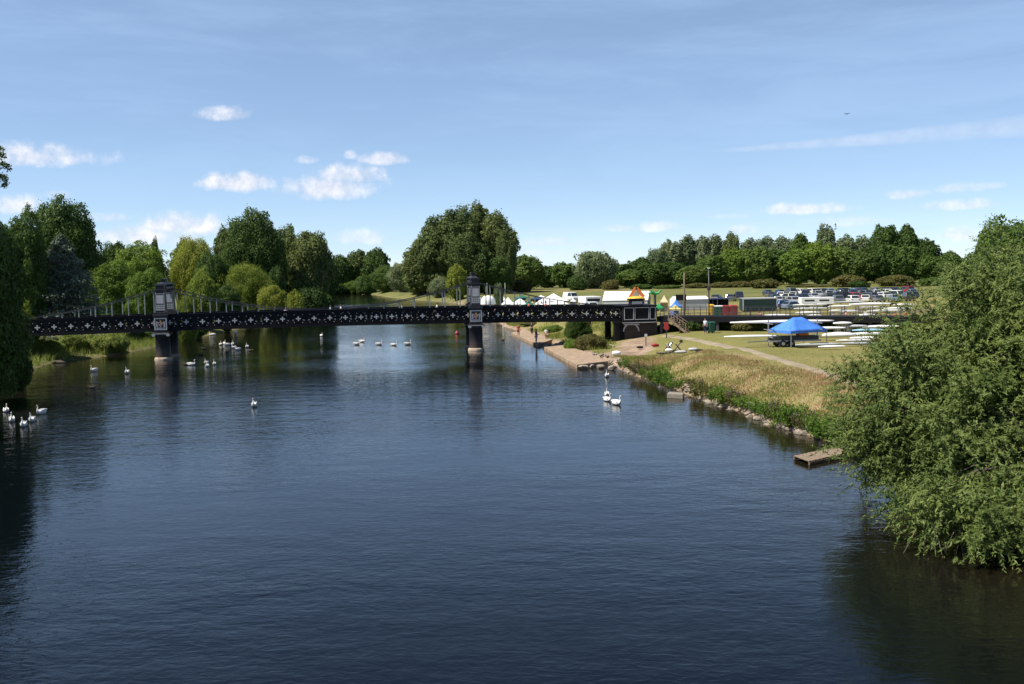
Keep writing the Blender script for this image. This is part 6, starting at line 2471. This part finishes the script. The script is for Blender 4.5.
def cloud(px, py, w, h, op, soft=1.7):
    a, e_ = azel(px, py)
    u = math_n(nt, 'MULTIPLY', math_n(nt, 'SUBTRACT', az, a), F / (w * 1.15))
    v = math_n(nt, 'MULTIPLY', math_n(nt, 'SUBTRACT', el, e_), F / (h * 1.1))
    # flatter at the bottom: squeeze below the middle
    v = math_n(nt, 'MAXIMUM', v, math_n(nt, 'MULTIPLY', v, -1.7))
    r2 = math_n(nt, 'ADD', math_n(nt, 'MULTIPLY', u, u), math_n(nt, 'MULTIPLY', v, v))
    q = math_n(nt, 'ADD', math_n(nt, 'SUBTRACT', 1.35, r2), wob)
    m = nt.nodes.new('ShaderNodeMapRange')
    m.interpolation_type = 'SMOOTHSTEP'
    m.inputs['From Min'].default_value = 0.0
    m.inputs['From Max'].default_value = soft
    m.inputs['To Max'].default_value = op
    nt.links.new(q, m.inputs['Value'])
    return m.outputs[0]


tot = None
for c in ((222, 115, 26, 9, .75), (30, 158, 52, 13, .85), (5, 206, 30, 11, .8), (240, 184, 36, 11, .95), (325, 190, 44, 15, .95), (348, 176, 32, 12, .95),
          (380, 160, 21, 8, .8), (351, 156, 7, 6, .6), (306, 161, 10, 5, .5), (107, 218, 24, 5, .6), (140, 238, 50, 13, .9), (178, 228, 36, 15, .95), (60, 196, 12, 5, .3),
          (362, 239, 26, 9, .55), (548, 243, 30, 6, .35), (535, 252, 25, 4, .3), (622, 229, 18, 5, .6), (655, 228, 22, 6, .6), (741, 231, 16, 6, .7), (805, 210, 38, 6, .7), (912, 195, 18, 6, .7),
          (952, 206, 34, 6, .65), (957, 189, 22, 5, .4), (845, 223, 34, 5, .3), (960, 236, 18, 8, .6), (990, 186, 12, 4, .35), (728, 217, 18, 3, .3), (700, 240, 30, 5, .3), (600, 245, 30, 6, .3)):
    o_ = cloud(*c[:4], min(.85, c[4] * .92))
    tot = o_ if tot is None else math_n(nt, 'MAXIMUM', tot, o_)
# high thin veil and one streak
mp = nt.nodes.new('ShaderNodeMapping')
mp.inputs['Scale'].default_value = (1.6, 1.0, 9)
mp.inputs['Rotation'].default_value = (0, R(7), 0)
nt.links.new(tc.outputs['Generated'], mp.inputs[0])
nv = noise(nt, 2.6, 7, .62, mp.outputs[0])
nv.inputs['Distortion'].default_value = .4
ve = nt.nodes.new('ShaderNodeMapRange')
ve.interpolation_type = 'SMOOTHSTEP'
ve.inputs['From Min'].default_value = .36
ve.inputs['From Max'].default_value = .74
ve.inputs['To Min'].default_value = .26
ve.inputs['To Max'].default_value = .46
nt.links.new(nv.outputs[0], ve.inputs['Value'])


def streak(px0, py0, px1, py1, th, op):
    a0, e0 = azel(px0, py0)
    a1, e1 = azel(px1, py1)
    s = (e1 - e0) / (a1 - a0)
    line = math_n(nt, 'MULTIPLY_ADD', math_n(nt, 'SUBTRACT', az, a0), s, e0)
    t = math_n(nt, 'DIVIDE', math_n(nt, 'SUBTRACT', az, a0), a1 - a0, None, True)
    dv = math_n(nt, 'DIVIDE', math_n(nt, 'SUBTRACT', el, line), math_n(nt, 'MULTIPLY_ADD', t, th, .0015))
    q = math_n(nt, 'SUBTRACT', 1.0, math_n(nt, 'MULTIPLY', dv, dv), None, True)
    return math_n(nt, 'MULTIPLY', math_n(nt, 'MULTIPLY', q, math_n(nt, 'MULTIPLY_ADD', nw.outputs[0], 1.2, .1)), math_n(nt, 'MULTIPLY', math_n(nt, 'MULTIPLY', t, 4, None, True), op))


vf = nt.nodes.new('ShaderNodeMapRange')             # the veil thins out overhead
vf.inputs['From Min'].default_value = .26
vf.inputs['From Max'].default_value = .42
vf.inputs['To Min'].default_value = 1.0
vf.inputs['To Max'].default_value = .15
nt.links.new(el, vf.inputs['Value'])
veil = math_n(nt, 'MULTIPLY', ve.outputs[0], vf.outputs[0])
tot = math_n(nt, 'MAXIMUM', tot, streak(700, 152, 1040, 124, .010, .3))
cc_ = ramp(nt, [(0.3, (5.0, 5.3, 6.2)), (.68, (8.4, 8.2, 8.4))])
nt.links.new(nb.outputs[0], cc_.inputs[0])
nt.links.new(mixc(nt, tot, mixc(nt, veil, sky.outputs[0], (3.9, 5.6, 8.0)), cc_.outputs[0]), bg.inputs['Color'])
bg.inputs['Strength'].default_value = SKY

vs_ = scene.view_settings
vs_.view_transform = 'Standard'
vs_.look = 'None'
vs_.exposure = 0.6
vs_.gamma = 1.0
scene.render.engine = 'CYCLES'
cy = scene.cycles
cy.max_bounces = 6
cy.diffuse_bounces = 2
cy.glossy_bounces = 3
cy.transmission_bounces = 3
cy.transparent_max_bounces = 4
cy.caustics_reflective = False
cy.caustics_refractive = False
cy.use_denoising = True
